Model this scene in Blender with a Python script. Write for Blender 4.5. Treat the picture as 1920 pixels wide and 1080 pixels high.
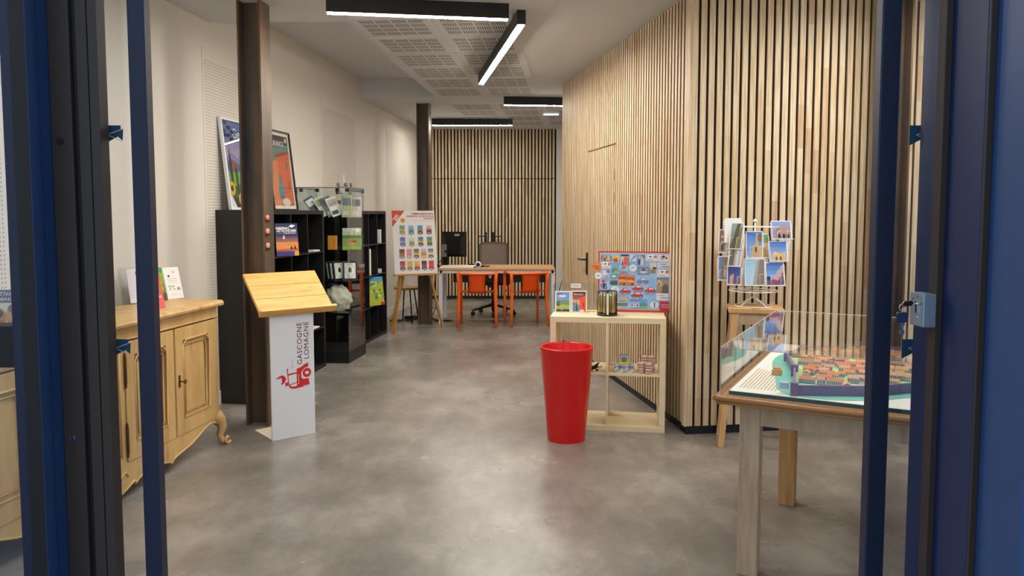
import bpy, bmesh, math, random
from mathutils import Vector, Matrix
R = math.radians
random.seed(7)
for o in list(bpy.data.objects): bpy.data.objects.remove(o)
S = bpy.context.scene
COL = S.collection

# ---------------------------------------------------------------- camera, world, exposure
cd = bpy.data.cameras.new('camera'); cam = bpy.data.objects.new('camera', cd); COL.objects.link(cam)
cd.sensor_width = 36; cd.lens = 1420/1920*36; cd.shift_y = -42/1920; cd.clip_start = .05
cam.location = (0, 0, 1.46); cam.rotation_euler = (R(90-3.9625), 0, 0)
S.camera = cam
S.view_settings.view_transform = 'Standard'; S.view_settings.look = 'None'
S.view_settings.exposure = 0.0; S.view_settings.gamma = 1; S.view_settings.use_curve_mapping = False
LAMP = 158.0          # radiance of the ceiling lamps' diffusers
SKY = .95
wd = bpy.data.worlds.new('sky'); S.world = wd; wd.use_nodes = True
bg = wd.node_tree.nodes['Background']; bg.inputs[0].default_value = (.74, .87, 1.0, 1); bg.inputs[1].default_value = SKY

# ---------------------------------------------------------------- helpers
def lin(h):
    if isinstance(h, (tuple, list)): return tuple(h[:3])
    h = h.lstrip('#'); out = []
    for i in (0, 2, 4):
        c = int(h[i:i+2], 16)/255
        out.append(c/12.92 if c <= .04045 else ((c+.055)/1.055)**2.4)
    return tuple(out)
class NT:
    def __init__(s, name):
        s.m = bpy.data.materials.new(name); s.m.use_nodes = True; s.t = s.m.node_tree
        s.p = s.t.nodes['Principled BSDF']; s.out = s.t.nodes['Material Output']
    def n(s, ty, **kw):
        nd = s.t.nodes.new(ty)
        for k, v in kw.items():
            if k.startswith('i_'):
                nd.inputs[k[2:].replace('_', ' ')].default_value = v
            else: setattr(nd, k, v)
        return nd
    def l(s, a, b): s.t.links.new(a, b)
    def math(s, op, a, b=None):
        nd = s.n('ShaderNodeMath', operation=op)
        for i, v in enumerate((a, b)):
            if v is None: continue
            if isinstance(v, (int, float)): nd.inputs[i].default_value = v
            else: s.l(v, nd.inputs[i])
        return nd.outputs[0]
    def mix(s, f, a, b, mode='MIX'):
        nd = s.n('ShaderNodeMix', data_type='RGBA', blend_type=mode)
        for i, v in ((0, f), (6, a), (7, b)):
            if isinstance(v, (int, float)): nd.inputs[i].default_value = v
            elif isinstance(v, tuple): nd.inputs[i].default_value = (*v[:3], 1)
            else: s.l(v, nd.inputs[i])
        return nd.outputs[2]
    def noise(s, scale, stretch=(1, 1, 1), detail=4, coord='Object', rough=.55):
        tc = s.n('ShaderNodeTexCoord'); mp = s.n('ShaderNodeMapping'); mp.inputs['Scale'].default_value = stretch
        nz = s.n('ShaderNodeTexNoise'); nz.inputs['Scale'].default_value = scale; nz.inputs['Detail'].default_value = detail
        nz.inputs['Roughness'].default_value = rough
        s.l(tc.outputs[coord], mp.inputs[0]); s.l(mp.outputs[0], nz.inputs['Vector']); return nz.outputs[0]
    def ramp(s, f, stops):
        nd = s.n('ShaderNodeValToRGB'); cr = nd.color_ramp
        while len(cr.elements) < len(stops): cr.elements.new(.5)
        for e, (p, c) in zip(cr.elements, stops): e.position = p; e.color = (*lin(c), 1)
        s.l(f, nd.inputs[0]); return nd.outputs[0]
    def bump(s, h, st=.2, d=.01):
        b = s.n('ShaderNodeBump'); b.inputs['Strength'].default_value = st; b.inputs['Distance'].default_value = d
        s.l(h, b.inputs['Height']); s.l(b.outputs[0], s.p.inputs['Normal'])
def plain(name, c, rough=.5, metal=0, var=.06, scale=30, bump=0, spec=None):
    t = NT(name); c = lin(c)
    nz = t.noise(scale)
    t.l(t.mix(nz, tuple(x*(1-var) for x in c), tuple(min(1, x*(1+var)) for x in c)), t.p.inputs['Base Color'])
    t.p.inputs['Roughness'].default_value = rough; t.p.inputs['Metallic'].default_value = metal
    if spec is not None: t.p.inputs['Specular IOR Level'].default_value = spec
    if bump: t.bump(nz, bump, .003)
    return t.m
def wood(name, a, b, scale=3, stretch=(1, 8, 8), rough=.45, dark=None, bump=.1, obj_rand=.0):
    t = NT(name); n1 = t.noise(scale, stretch, 6, rough=.65); n2 = t.noise(scale*.35, (1, 1, 1), 2)
    c = t.ramp(n1, [(.3, a), (.7, b)])
    if dark:
        f = t.ramp(t.noise(scale*1.7, stretch, 3), [(.62, '#000000'), (.78, '#ffffff')])
        c = t.mix(t.math('MULTIPLY', f, .55), c, lin(dark))
    c = t.mix(n2, c, tuple(x*.85 for x in lin(b)), 'MIX') if False else c
    t.l(c, t.p.inputs['Base Color']); t.p.inputs['Roughness'].default_value = rough
    t.bump(n1, bump, .002); return t.m
def pine_slat():
    t = NT('finger_jointed_pine'); tc = t.n('ShaderNodeTexCoord'); oi = t.n('ShaderNodeObjectInfo')
    sx = t.n('ShaderNodeSeparateXYZ'); t.l(tc.outputs['Object'], sx.inputs[0])
    z = t.math('ADD', t.math('DIVIDE', sx.outputs[2], .42), t.math('MULTIPLY', oi.outputs['Random'], 37.0))
    z = t.math('ADD', z, t.math('MULTIPLY', t.math('SINE', t.math('MULTIPLY', z, 2.1)), .3))
    fl = t.math('FLOOR', z); wn = t.n('ShaderNodeTexWhiteNoise', noise_dimensions='2D')
    cv = t.n('ShaderNodeCombineXYZ'); t.l(fl, cv.inputs[0]); t.l(oi.outputs['Random'], cv.inputs[1]); t.l(cv.outputs[0], wn.inputs[0])
    base = t.ramp(wn.outputs[0], [(0, '#dfcbaa'), (.3, '#e6d4b6'), (.55, '#dcc6a2'), (.8, '#e9d9bf'), (.93, '#d6bb98'), (1, '#d3b292')])
    mp = t.n('ShaderNodeMapping'); mp.inputs['Scale'].default_value = (60, 60, 2.2)
    ad = t.n('ShaderNodeVectorMath', operation='ADD'); t.l(tc.outputs['Object'], ad.inputs[0]); t.l(oi.outputs['Random'], ad.inputs[1])
    t.l(ad.outputs[0], mp.inputs[0]); nz = t.n('ShaderNodeTexNoise'); nz.inputs['Scale'].default_value = 1.5; nz.inputs['Detail'].default_value = 4
    t.l(mp.outputs[0], nz.inputs['Vector'])
    g = t.ramp(nz.outputs[0], [(.35, '#e2d6c2'), (.6, '#ffffff')])
    t.l(t.mix(1.0, base, g, 'MULTIPLY'), t.p.inputs['Base Color']); t.p.inputs['Roughness'].default_value = .5
    return t.m
def thin_glass(name, tint=(.93, .97, .96), ior=1.5, rough=0.0, add=0):
    t = NT(name); t.t.nodes.remove(t.p)
    tr = t.n('ShaderNodeBsdfTransparent'); tr.inputs[0].default_value = (*tint, 1)
    gl = t.n('ShaderNodeBsdfGlossy'); gl.inputs['Roughness'].default_value = rough; gl.inputs[0].default_value = (1, 1, 1, 1)
    ge = t.n('ShaderNodeNewGeometry'); dp = t.n('ShaderNodeVectorMath', operation='DOT_PRODUCT')
    t.l(ge.outputs['Normal'], dp.inputs[0]); t.l(ge.outputs['Incoming'], dp.inputs[1])
    f0 = ((ior-1)/(ior+1))**2      # Schlick's reflectance, the same from either side of the thin sheet
    f = t.math('ADD', t.math('MULTIPLY', t.math('POWER', t.math('SUBTRACT', 1.0, t.math('ABSOLUTE', dp.outputs['Value'])), 5.0), 1-f0), f0)
    mx = t.n('ShaderNodeMixShader')
    t.l(f, mx.inputs[0]); t.l(tr.outputs[0], mx.inputs[1]); t.l(gl.outputs[0], mx.inputs[2]); t.l(mx.outputs[0], t.out.inputs[0])
    return t.m
def emit(name, c, s):
    t = NT(name); t.p.inputs['Base Color'].default_value = (.8, .8, .8, 1)
    t.p.inputs['Emission Color'].default_value = (*lin(c), 1); t.p.inputs['Emission Strength'].default_value = s; return t.m
def print_mat(name, rough):
    t = NT(name); a = t.n('ShaderNodeVertexColor', layer_name='Col'); t.l(a.outputs[0], t.p.inputs['Base Color'])
    t.p.inputs['Roughness'].default_value = rough; return t.m

class B:
    """collects shapes into one mesh"""
    def __init__(s): s.bm = bmesh.new(); s.cl = None
    def _tag(s, geom, m):
        for f in geom:
            if isinstance(f, bmesh.types.BMFace): f.material_index = m
    def box(s, x0, x1, y0, y1, z0, z1, m=0, rot=None, piv=None):
        vs = [s.bm.verts.new((x, y, z)) for x in (x0, x1) for y in (y0, y1) for z in (z0, z1)]
        fs = [(0, 1, 3, 2), (4, 6, 7, 5), (0, 4, 5, 1), (2, 3, 7, 6), (0, 2, 6, 4), (1, 5, 7, 3)]
        for f in fs: s.bm.faces.new([vs[i] for i in f]).material_index = m
        if rot is not None:
            c = Vector(piv if piv else ((x0+x1)/2, (y0+y1)/2, (z0+z1)/2))
            bmesh.ops.rotate(s.bm, verts=vs, cent=c, matrix=rot)
        return vs
    def beam(s, p0, p1, w, h, m=0, w1=None, h1=None, up=(0, 0, 1)):
        p0, p1 = Vector(p0), Vector(p1); d = (p1-p0).normalized()
        a = Vector(up).cross(d)
        if a.length < 1e-4: a = Vector((1, 0, 0))
        a.normalize(); b = d.cross(a).normalized(); w1 = w1 or w; h1 = h1 or h
        ring = []
        for p, ww, hh in ((p0, w, h), (p1, w1, h1)):
            ring.append([s.bm.verts.new(p+a*(sx*ww/2)+b*(sy*hh/2)) for sx, sy in ((-1, -1), (1, -1), (1, 1), (-1, 1))])
        for i in range(4): s.bm.faces.new((ring[0][i], ring[0][(i+1) % 4], ring[1][(i+1) % 4], ring[1][i])).material_index = m
        s.bm.faces.new(ring[0][::-1]).material_index = m; s.bm.faces.new(ring[1]).material_index = m
    def tube(s, pts, r, seg=8, m=0, closed=False, flat=1.0):
        pts = [Vector(p) for p in pts]; n = len(pts); rr = r if isinstance(r, (list, tuple)) else [r]*n
        rings = []; a = None
        for i, p in enumerate(pts):
            if closed: d = (pts[(i+1) % n]-pts[i-1]).normalized()
            else: d = (pts[min(i+1, n-1)]-pts[max(i-1, 0)]).normalized()
            if a is None:
                a = d.cross(Vector((0, 0, 1)))
                if a.length < 1e-3: a = d.cross(Vector((0, 1, 0)))
            a = (a-d*a.dot(d)).normalized(); b = d.cross(a)
            rings.append([s.bm.verts.new(p+(a*math.cos(2*math.pi*k/seg)+b*math.sin(2*math.pi*k/seg)*flat)*rr[i]) for k in range(seg)])
        for i in range(n if closed else n-1):
            q, w = rings[i], rings[(i+1) % n]
            for k in range(seg):
                f = s.bm.faces.new((q[k], q[(k+1) % seg], w[(k+1) % seg], w[k])); f.material_index = m; f.smooth = True
        if not closed:
            s.bm.faces.new(rings[0][::-1]).material_index = m; s.bm.faces.new(rings[-1]).material_index = m
    def lathe(s, prof, seg=32, c=(0, 0, 0), m=0, cap=True, smooth=True):
        c = Vector(c); rings = []
        for r, z in prof:
            rings.append([s.bm.verts.new(c+Vector((r*math.cos(2*math.pi*k/seg), r*math.sin(2*math.pi*k/seg), z))) for k in range(seg)])
        for a, b in zip(rings, rings[1:]):
            for k in range(seg):
                f = s.bm.faces.new((a[k], a[(k+1) % seg], b[(k+1) % seg], b[k])); f.material_index = m; f.smooth = smooth
        if cap:
            s.bm.faces.new(rings[0][::-1]).material_index = m; s.bm.faces.new(rings[-1]).material_index = m
    def prism(s, poly, y0, y1, m=0, plane='XZ'):
        def P(u, v, w): return (u, w, v) if plane == 'XZ' else ((u, v, w) if plane == 'XY' else (w, u, v))
        a = [s.bm.verts.new(P(u, v, y0)) for u, v in poly]; b = [s.bm.verts.new(P(u, v, y1)) for u, v in poly]
        n = len(poly)
        s.bm.faces.new(a).material_index = m; s.bm.faces.new(b[::-1]).material_index = m
        for i in range(n): s.bm.faces.new((a[i], b[i], b[(i+1) % n], a[(i+1) % n])).material_index = m
    def quad(s, pts, m=0): s.bm.faces.new([s.bm.verts.new(p) for p in pts]).material_index = m
    def mesh(s, name, mats, bevel=0, smooth=False):
        bm = s.bm
        bmesh.ops.recalc_face_normals(bm, faces=bm.faces)
        if bevel:
            bmesh.ops.bevel(bm, geom=list(bm.edges), offset=bevel, segments=1, affect='EDGES', profile=.5, clamp_overlap=True)
        if smooth:
            for f in bm.faces: f.smooth = True
        me = bpy.data.meshes.new(name); bm.to_mesh(me); bm.free()
        for m in (mats if isinstance(mats, (list, tuple)) else [mats]): me.materials.append(m)
        return me
    def obj(s, name, mats, parent=None, bevel=0, smooth=False, **kw):
        return link(name, s.mesh(name, mats, bevel, smooth), parent, **kw)
def link(name, me, parent=None, loc=None, rz=None, label=None, kind=None):
    o = bpy.data.objects.new(name, me); COL.objects.link(o)
    if parent is not None: o.parent = parent
    if loc is not None: o.location = loc
    if rz is not None: o.rotation_euler.z = rz
    if label: o['label'] = label
    if kind: o['kind'] = kind
    return o
def thing(name, label, cat, loc=(0, 0, 0), rz=0, group=None, kind=None, rot=None):
    o = bpy.data.objects.new(name, None); COL.objects.link(o); o.location = loc; o.rotation_euler = rot if rot else (0, 0, R(rz))
    o.empty_display_size = .1; o['label'] = label; o['category'] = cat
    if group: o['group'] = group
    if kind: o['kind'] = kind
    return o
def tag(o, label, cat, group=None):
    o['label'] = label; o['category'] = cat
    if group: o['group'] = group
    return o
def struct(name, loc=(0, 0, 0), rz=0):
    o = bpy.data.objects.new(name, None); COL.objects.link(o); o.location = loc; o.rotation_euler = (0, 0, R(rz)); o['kind'] = 'structure'; return o
def on(o, x, y, z=0):
    """point x,y,z of the frame of object o in world space"""
    return Matrix.LocRotScale(o.location, o.rotation_euler, None) @ Vector((x, y, z))
def text(s, size, m, parent, loc, align='LEFT', name='lettering', rot=(R(90), 0, 0), bold=0, sx=1.0, space=1.0):
    cu = bpy.data.curves.new('t', 'FONT'); cu.body = s; cu.size = size; cu.align_x = align; cu.resolution_u = 3; cu.extrude = .0003
    cu.offset = bold; cu.space_character = space
    o = bpy.data.objects.new('t', cu); COL.objects.link(o); dg = bpy.context.evaluated_depsgraph_get()
    me = bpy.data.meshes.new_from_object(o.evaluated_get(dg)); bpy.data.objects.remove(o)
    me.materials.clear(); me.materials.append(m)
    r = link(name, me, parent, loc); r.rotation_euler = rot; r.scale = (sx, 1, 1); return r
def ell(cx, cy, rx, ry, n=14, a0=0): return [(cx+rx*math.cos(a0+2*math.pi*k/n), cy+ry*math.sin(a0+2*math.pi*k/n)) for k in range(n)]
def rect(x0, y0, x1, y1): return [(x0, y0), (x1, y0), (x1, y1), (x0, y1)]
def picmesh(name, w, h, shapes, t=.002, back='#f4f2ee', mat=None, border=0, z0=0):
    """flat print w x h in XZ facing -Y on a card of thickness t; shapes: (polygon in 0..1, colour or [colours])"""
    bm = bmesh.new(); cl = bm.loops.layers.float_color.new('Col'); cc = lin(back)
    vs = [bm.verts.new((x, y, z)) for x in (0, w) for y in (0, t) for z in (0, h)]
    for f in [(0, 1, 3, 2), (4, 6, 7, 5), (0, 4, 5, 1), (2, 3, 7, 6), (0, 2, 6, 4), (1, 5, 7, 3)]:
        fc = bm.faces.new([vs[i] for i in f])
        for lp in fc.loops: lp[cl] = (*cc, 1)
    iw, ih = w-2*border, h-2*border
    for k, (poly, c) in enumerate(shapes):
        if len(poly) < 3: continue
        fc = bm.faces.new([bm.verts.new((border+min(1, max(0, u))*iw, -.0003*(k+1) if len(shapes) < 30 else -.0003-.00004*k, border+min(1, max(0, v))*ih)) for u, v in poly])
        for i, lp in enumerate(fc.loops):
            q = lin(c[i % len(c)]) if isinstance(c, list) else lin(c); lp[cl] = (*q, 1)
    me = bpy.data.meshes.new(name); bm.to_mesh(me); bm.free(); me.materials.append(mat or PRINT); return me
def sky_(a, b, y=0.0): return (rect(0, y, 1, 1), [b, b, a, a])

# ---------------------------------------------------------------- materials
PRINT = print_mat('printed_card', .35); PRINT_MATT = print_mat('matt_print', .6)
M = {}
M['white'] = plain('white_paint', '#ddd8cf', .85, var=.02, scale=6)
M['ceil'] = plain('ceiling_paint', '#d0d2d4', .9, var=.02, scale=4)
M['hole'] = plain('perforation_shadow', '#6c665f', .9)
M['holew'] = plain('wall_perforation', '#a39c92', .9)
M['slat'] = pine_slat()
M['slat_shade'] = plain('shaded_pine_side', '#a07f5a', .8, var=.1)  # darker tone stands for the shade between the slats
M['black_board'] = plain('black_backing', '#0d0a09', .9)
M['navyblack'] = plain('navy_baseboard', '#12151f', .5)
M['black'] = plain('black_laminate', '#161617', .42, var=.1, scale=60)
M['blackmet'] = plain('black_metal', '#151413', .4)
M['blackpl'] = plain('black_plastic', '#0f0f10', .35)
M['blue'] = plain('blue_lacquer', '#2a4c80', .45, var=.05, scale=3)
M['stile'] = plain('dark_navy_lacquer', '#101d3c', .5, var=.08, scale=3); M['deepblue'] = plain('deep_blue_lacquer', '#1c3a68', .45, var=.05, scale=3)
M['navy'] = plain('navy_lacquer', '#172b57', .5, var=.08, scale=3)
M['anth'] = plain('anthracite_lacquer', '#38302e', .55, var=.06, scale=3)
M['dark'] = plain('dark_rubber', '#0a0b12', .6)
M['lamp'] = emit('lamp_diffuser', '#fff6ea', LAMP)
M['exit'] = emit('exit_glow', '#c8f4ff', 2.2)
M['glass'] = thin_glass('door_glass', (.93, .95, .97))
M['cglass'] = thin_glass('case_glass', (.955, .98, .975), 1.4)
M['acryl'] = thin_glass('acrylic', (.96, .97, .97), 1.5)
M['acryledge'] = plain('acrylic_edge', '#cfc7b4', .3)
M['red'] = plain('red_plastic', '#d00f12', .18, var=.02)
M['orange'] = plain('orange_plastic', '#f8701e', .3, var=.02)
M['whitemet'] = plain('white_metal', '#dfe2e8', .4, var=.02)
M['whitewire'] = plain('white_wire', '#f2f0ec', .4, var=.02)
M['greyfab'] = plain('grey_fabric', '#aba297', .95, var=.1, scale=200)
M['redfab'] = plain('red_fabric', '#8d0f12', .9)
M['steel'] = plain('brushed_steel', '#9fb4c6', .35, metal=.6)
M['chrome'] = plain('chrome', '#d8dce0', .12, metal=1)
M['pinetop'] = wood('lectern_pine', '#f2bf6a', '#dc9a48', 2.2, (1.2, 14, 14), .4, '#a4622a')
M['birch'] = wood('birch_veneer', '#efe0bb', '#e4d0a4', 2, (1, 10, 10), .45, bump=.03)
M['oak'] = wood('oak', '#caa06a', '#a97c49', 3, (10, 10, 1.0), .5, '#7c542c')
M['easelwood'] = wood('easel_wood', '#c99a55', '#a87535', 3, (10, 10, 1.5), .45)
M['stoolwood'] = wood('stool_wood', '#dcb27c', '#c69660', 3, (10, 10, 1.5), .45)
M['tablewood'] = wood('table_moulding', '#b78a5c', '#96683e', 3, (1, 12, 12), .35)
M['greywood'] = wood('greyed_oak', '#cfb698', '#ae9476', 3, (12, 12, 1.2), .5, '#7c6a55')
M['buffet'] = wood('waxed_old_pine', '#d8b67c', '#be955a', 1.6, (6, 6, 1.3), .42, '#7d4f20', .12)
M['buffetdark'] = plain('old_brass', '#5a3a1c', .5, metal=.4)
M['deskwood'] = wood('desk_wood', '#cfaa78', '#bd935f', 2, (1, 10, 10), .4)
M['cloth'] = plain('white_cloth', '#cdc8b8', .95, var=.08, scale=25)
M['gold'] = plain('gold_foil', '#c2ad74', .3, metal=.7, var=.1)
M['textred'] = plain('crimson_ink', '#a01c24', .5, var=0); M['textplum'] = plain('plum_ink', '#5e1a2a', .5, var=0)
M['textpink'] = plain('pale_pink_ink', '#e4b8b4', .5, var=0); M['logored'] = plain('logo_red', '#cf231f', .5, var=0)
M['textwhite'] = plain('white_ink', '#f2efee', .5, var=0); M['textdark'] = plain('dark_ink', '#2a2430', .5, var=0)
M['lect'] = plain('white_lacquered_panel', '#dde2ea', .35, var=.01)
M['cream'] = plain('cream_panel', '#dcd5c4', .5)
M['grass'] = plain('painted_ground', '#b4cf9a', .8, var=.35, scale=9)
M['teal'] = plain('painted_river', '#7cc6b6', .5, var=.25, scale=12)
M['paper'] = plain('white_paper', '#f0ede6', .6, var=.01)
M['boardedge'] = plain('dark_green_board', '#1d4a4c', .35)
M['rampart'] = plain('brick_rampart', '#857097', .7, var=.2, scale=40)
M['street'] = plain('pale_street', '#b7a3b2', .8, var=.2, scale=20)
def floor_mat():
    t = NT('polished_concrete'); a = t.noise(1.1, (1, 1, 1), 5, rough=.6); b = t.noise(3.2, (1, .55, 1), 10, rough=.72); c = t.noise(90, (1, 1, 1), 3)
    f = t.math('ADD', t.math('MULTIPLY', a, .5), t.math('MULTIPLY', b, .5))
    col = t.ramp(f, [(.34, '#65615c'), (.5, '#837e78'), (.66, '#aaa59e')])
    sp = t.ramp(t.noise(2.2, (1, .45, 1), 9, rough=.8), [(.57, '#000000'), (.72, '#ffffff')])
    col = t.mix(t.math('MULTIPLY', sp, .30), col, lin('#bcb8b0'))
    col = t.mix(t.math('MULTIPLY', c, .25), col, lin('#76726c'))
    t.l(col, t.p.inputs['Base Color'])
    t.l(t.math('ADD', t.math('MULTIPLY', a, .15), .19), t.p.inputs['Roughness']); t.bump(b, .05, .003); return t.m
M['floor'] = floor_mat()
def rust_mat():
    t = NT('raw_steel'); a = t.noise(1.6, (3, 3, .5), 6); col = t.ramp(a, [(.32, '#3c3d3d'), (.47, '#5c4d40'), (.6, '#74593e'), (.75, '#8d5f2c')])
    t.l(col, t.p.inputs['Base Color']); t.p.inputs['Metallic'].default_value = .1; t.p.inputs['Roughness'].default_value = .42; t.bump(a, .1, .003); return t.m
M['rust'] = rust_mat()

# ---------------------------------------------------------------- room shell
CH = 2.87
AX = math.atan(.1)                          # direction of the long white wall
def wx(y): return -2.82+.1*y                # x of the white wall at depth y
b = B(); b.box(-3.0, 5.2, 1.62, 13.6, -.15, 0); fl = b.obj('floor', M['floor']); fl['kind'] = 'structure'
b = B(); b.box(-9, 9, -7, 1.62, -.17, -.02); g = b.obj('ground', plain('pavement', '#8d8f92', .9, scale=8)); g['kind'] = 'structure'
# ceiling with its raised bay
c = struct('ceiling')
P1, P2, P3, P4 = (-2.6, 5.70), (-1.235, 5.70), (-.925, 9.43), (-2.2, 9.43)
b = B()
def slab(poly, z0, z1): b.prism(poly, z0, z1, plane='XY')
slab([(-3, 1.62), (5.2, 1.62), (5.2, 5.7), (-3, 5.7)], CH, CH+.35)
slab([P2, (5.2, 5.7), (5.2, 9.43), P3], CH, CH+.35)
slab([(-3, 9.43), (5.2, 9.43), (5.2, 13.6), (-3, 13.6)], CH, CH+.35)
slab([(-3, 5.7), (-1.1, 5.7), (-.8, 9.43), (-3, 9.43)], 3.11, 3.3)
b.obj('slab', M['ceil'], c)
# acoustic plasterboard strip: panels and their slots
ux, uy = Vector((math.cos(-R(4.75)), math.sin(-R(4.75)), 0)), Vector((math.sin(R(4.75)), math.cos(R(4.75)), 0))
pm = B(); pm.box(0, .598, 0, .598, -.006, .0, 0); pme = pm.mesh('acoustic_panel', M['ceil'])
sb = B()
for i in range(4):
    for j in range(4):
        for k in range(6):
            x = .06+i*.122+k*.018; y = .07+j*.122
            sb.quad([(x, y, -.0068), (x+.008, y, -.0068), (x+.008, y+.088, -.0068), (x, y+.088, -.0068)])
sme = sb.mesh('slots', M['hole'])
org = Vector((-1.235, 5.56, CH))
spots = [(i, j) for j in range(6) for i in range(2)]+[(i, j) for j in range(7, 11) for i in range(-0, 4)]
for i, j in spots:
    p = org+ux*(.04+i*.6)+uy*(j*.62+.03)
    if j < 7 and False: continue
    q = link('acoustic_panel', pme, c, p); q.rotation_euler = (0, 0, -R(4.75))
    s_ = link('slots', sme, q); s_['kind'] = 'stuff'

# white wall
th = math.degrees(math.pi/2-AX)
wl = struct('wall_left', (wx(1.75), 1.75, 0), th)
L = (12.95-1.75)/math.cos(AX)
b = B(); b.box(-.1, L, 0, .15, 0, 3.2); b.obj('plaster', M['white'], wl)
pb = B(); pb.box(0, 1.2, -.004, 0, 0, 2.64, 0); ppm = pb.mesh('perforated_panel', M['white'])
hb = B()
for i in range(52):
    for k in range(112):
        if (i % 1) == 0: hb.quad([(.03+i*.022, -.0046, .10+k*.022), (.03+i*.022+.009, -.0046, .10+k*.022), (.03+i*.022+.009, -.0046, .109+k*.022), (.03+i*.022, -.0046, .109+k*.022)])
hme = hb.mesh('perforations', M['holew'])
for d in (2.5, 5.60, 8.07, 10.65):
    q = link('perforated_panel', ppm, wl, ((d-1.75)/math.cos(AX), 0, .03))
    link('perforations', hme, q)['kind'] = 'stuff'
bl = B(); bl.box(0, L, -.012, -.0005, 0, .10); o = bl.obj('baseboard_left', M['white']); o.location = wl.location; o.rotation_euler = wl.rotation_euler; o['kind'] = 'structure'

# slatted walls
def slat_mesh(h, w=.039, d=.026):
    b = B(); b.box(0, w, 0, d, 0, h); me = b.mesh('slat', [M['slat'], M['slat_shade']], bevel=.0012)
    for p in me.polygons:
        if abs(p.normal.x) > .9: p.material_index = 1      # groove shade painted onto the slat sides as a browner pine
    return me
SB = .055
def slat_wall(name, loc, rz, n, pitch, door=None, doorname=None, seam=2.04, h=CH, w=.039, allseam=False, d=.022):
    wl_ = struct(name, loc, rz); b = B(); b.box(0, n*pitch, d, .12, 0, h); b.obj('backing', M['black_board'], wl_)
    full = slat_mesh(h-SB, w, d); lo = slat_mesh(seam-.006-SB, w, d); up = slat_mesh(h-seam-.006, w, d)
    dr = None
    if doorname: dr = struct(doorname, loc, rz)
    for i in range(n):
        x = i*pitch; ind = door and door[0] <= x < door[1]
        if allseam or ind:
            link('slat', lo, dr if ind else wl_, (x, 0, SB)); link('slat', up, wl_, (x, 0, seam+.006))
        else: link('slat', full, wl_, (x, 0, SB))
    return wl_, dr
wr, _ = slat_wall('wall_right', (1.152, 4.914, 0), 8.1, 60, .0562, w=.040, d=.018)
b = B(); b.box(-.017, -.0015, -.0015, .05, SB, CH)
b.obj('corner_board', M['slat'], wr)
LB = 63*.0562; ab_ = R(99.7)
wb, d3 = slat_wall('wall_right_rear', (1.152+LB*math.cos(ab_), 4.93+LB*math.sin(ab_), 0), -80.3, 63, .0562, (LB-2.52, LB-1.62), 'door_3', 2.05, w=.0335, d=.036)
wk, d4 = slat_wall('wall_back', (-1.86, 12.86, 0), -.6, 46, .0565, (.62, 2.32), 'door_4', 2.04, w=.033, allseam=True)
for nm, src, y0, y1, n, pitch in (('baseboard_right', wr, .006, .017, 60, .0562), ('baseboard_right_rear', wb, .012, .021, 63, .0562), ('baseboard_back', wk, .012, .021, 46, .0565)):
    b = B(); b.box(0, n*pitch, y0, y1, 0, SB); o = b.obj(nm, M['navyblack']); o.location = src.location; o.rotation_euler = src.rotation_euler; o['kind'] = 'structure'
# remaining enclosing walls
for nm, pts, z1 in (('wall_front_right', None, 0),):
    pass
def wall(nm, x0, x1, y0, y1, z0=0, z1=3.3, m='white'):
    b = B(); b.box(x0, x1, y0, y1, z0, z1); o = b.obj(nm, M[m]); o['kind'] = 'structure'; return o
wall('wall_back_side', .745, 2.9, 12.80, 13.0)
wall('wall_back_rear', -2.2, 3.0, 13.02, 13.2)
wall('wall_side', 2.75, 2.9, 8.5, 12.8)
wall('wall_partition', .70, 2.9, 8.52, 8.7)
wall('wall_right_side', 4.05, 4.2, 1.62, 5.6)
wall('wall_front', -3.0, 4.3, 1.62, 1.80, 2.5, 3.3)
def handle(parent, x, z, dirx=1):
    b = B(); b.box(x-.02, x+.02, -.012, -.0005, z-.11, z+.11); pl = b.obj('handle_plate', M['blackmet'], parent, bevel=.004)
    b = B(); b.tube([(x, -.01, z+.04), (x, -.055, z+.04), (x+.02*dirx, -.06, z+.04), (x+.13*dirx, -.06, z+.04)], .009); b.obj('lever', M['blackmet'], pl)
handle(d3, LB-2.47, .97, -1)
for hz in (1.74, 1.54): b = B(); b.box(LB-1.635, LB-1.623, -.004, -.0002, hz, hz+.10); b.obj('hinge', M['blackmet'], d3)
handle(d4, 1.415, 1.03, -1); handle(d4, 1.545, 1.03, 1)

# ---------------------------------------------------------------- shop front: posts, leaves, side light
def vprof(name, parts, label=None):
    o = struct(name)
    for nm, x0, x1, y0, y1, z0, z1, m in parts:
        b = B(); b.box(x0, x1, y0, y1, z0, z1); b.obj(nm, M[m], o, bevel=.0015)
    return o
H0, H1 = 0.0, 2.55
tl = vprof('trim_1', [
    ('post', -1.055, -1.007, 1.75, 1.79, H0, H1, 'anth'),
    ('groove', -1.007, -.992, 1.762, 1.79, H0, H1, 'dark'),
    ('post', -.992, -.9665, 1.75, 1.79, H0, H1, 'anth'),
    ('groove', -.9665, -.9645, 1.755, 1.79, H0, H1, 'dark'),
    ('post', -.9645, -.943, 1.75, 1.79, H0, H1, 'anth'),
    ('cover_profile', -1.090, -1.055, 1.67, 1.79, H0, H1, 'deepblue'),
    ('gasket', -1.0895, -1.0555, 1.6685, 1.6698, H0, H1, 'dark'),
    ('cover_profile', -1.118, -1.090, 1.68, 1.79, H0, H1, 'stile')])
b = B(); b.box(-1.0548, -1.0535, 1.708, 1.710, H0, H1); b.obj('seam', M['navy'], tl)
for z, ch in ((1.624, 0), (.93, 1)):
    b = B()
    pts = [(-1.034+.008*math.cos(a), 1.7485, z+.008*math.sin(a)) for a in [2*math.pi*k/14 for k in range(14)]]
    b.tube([(-1.034, 1.7495, z), (-1.034, 1.747, z)], .0075, 16); b.obj('screw', M['chrome'] if ch else M['dark'], tl)
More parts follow.
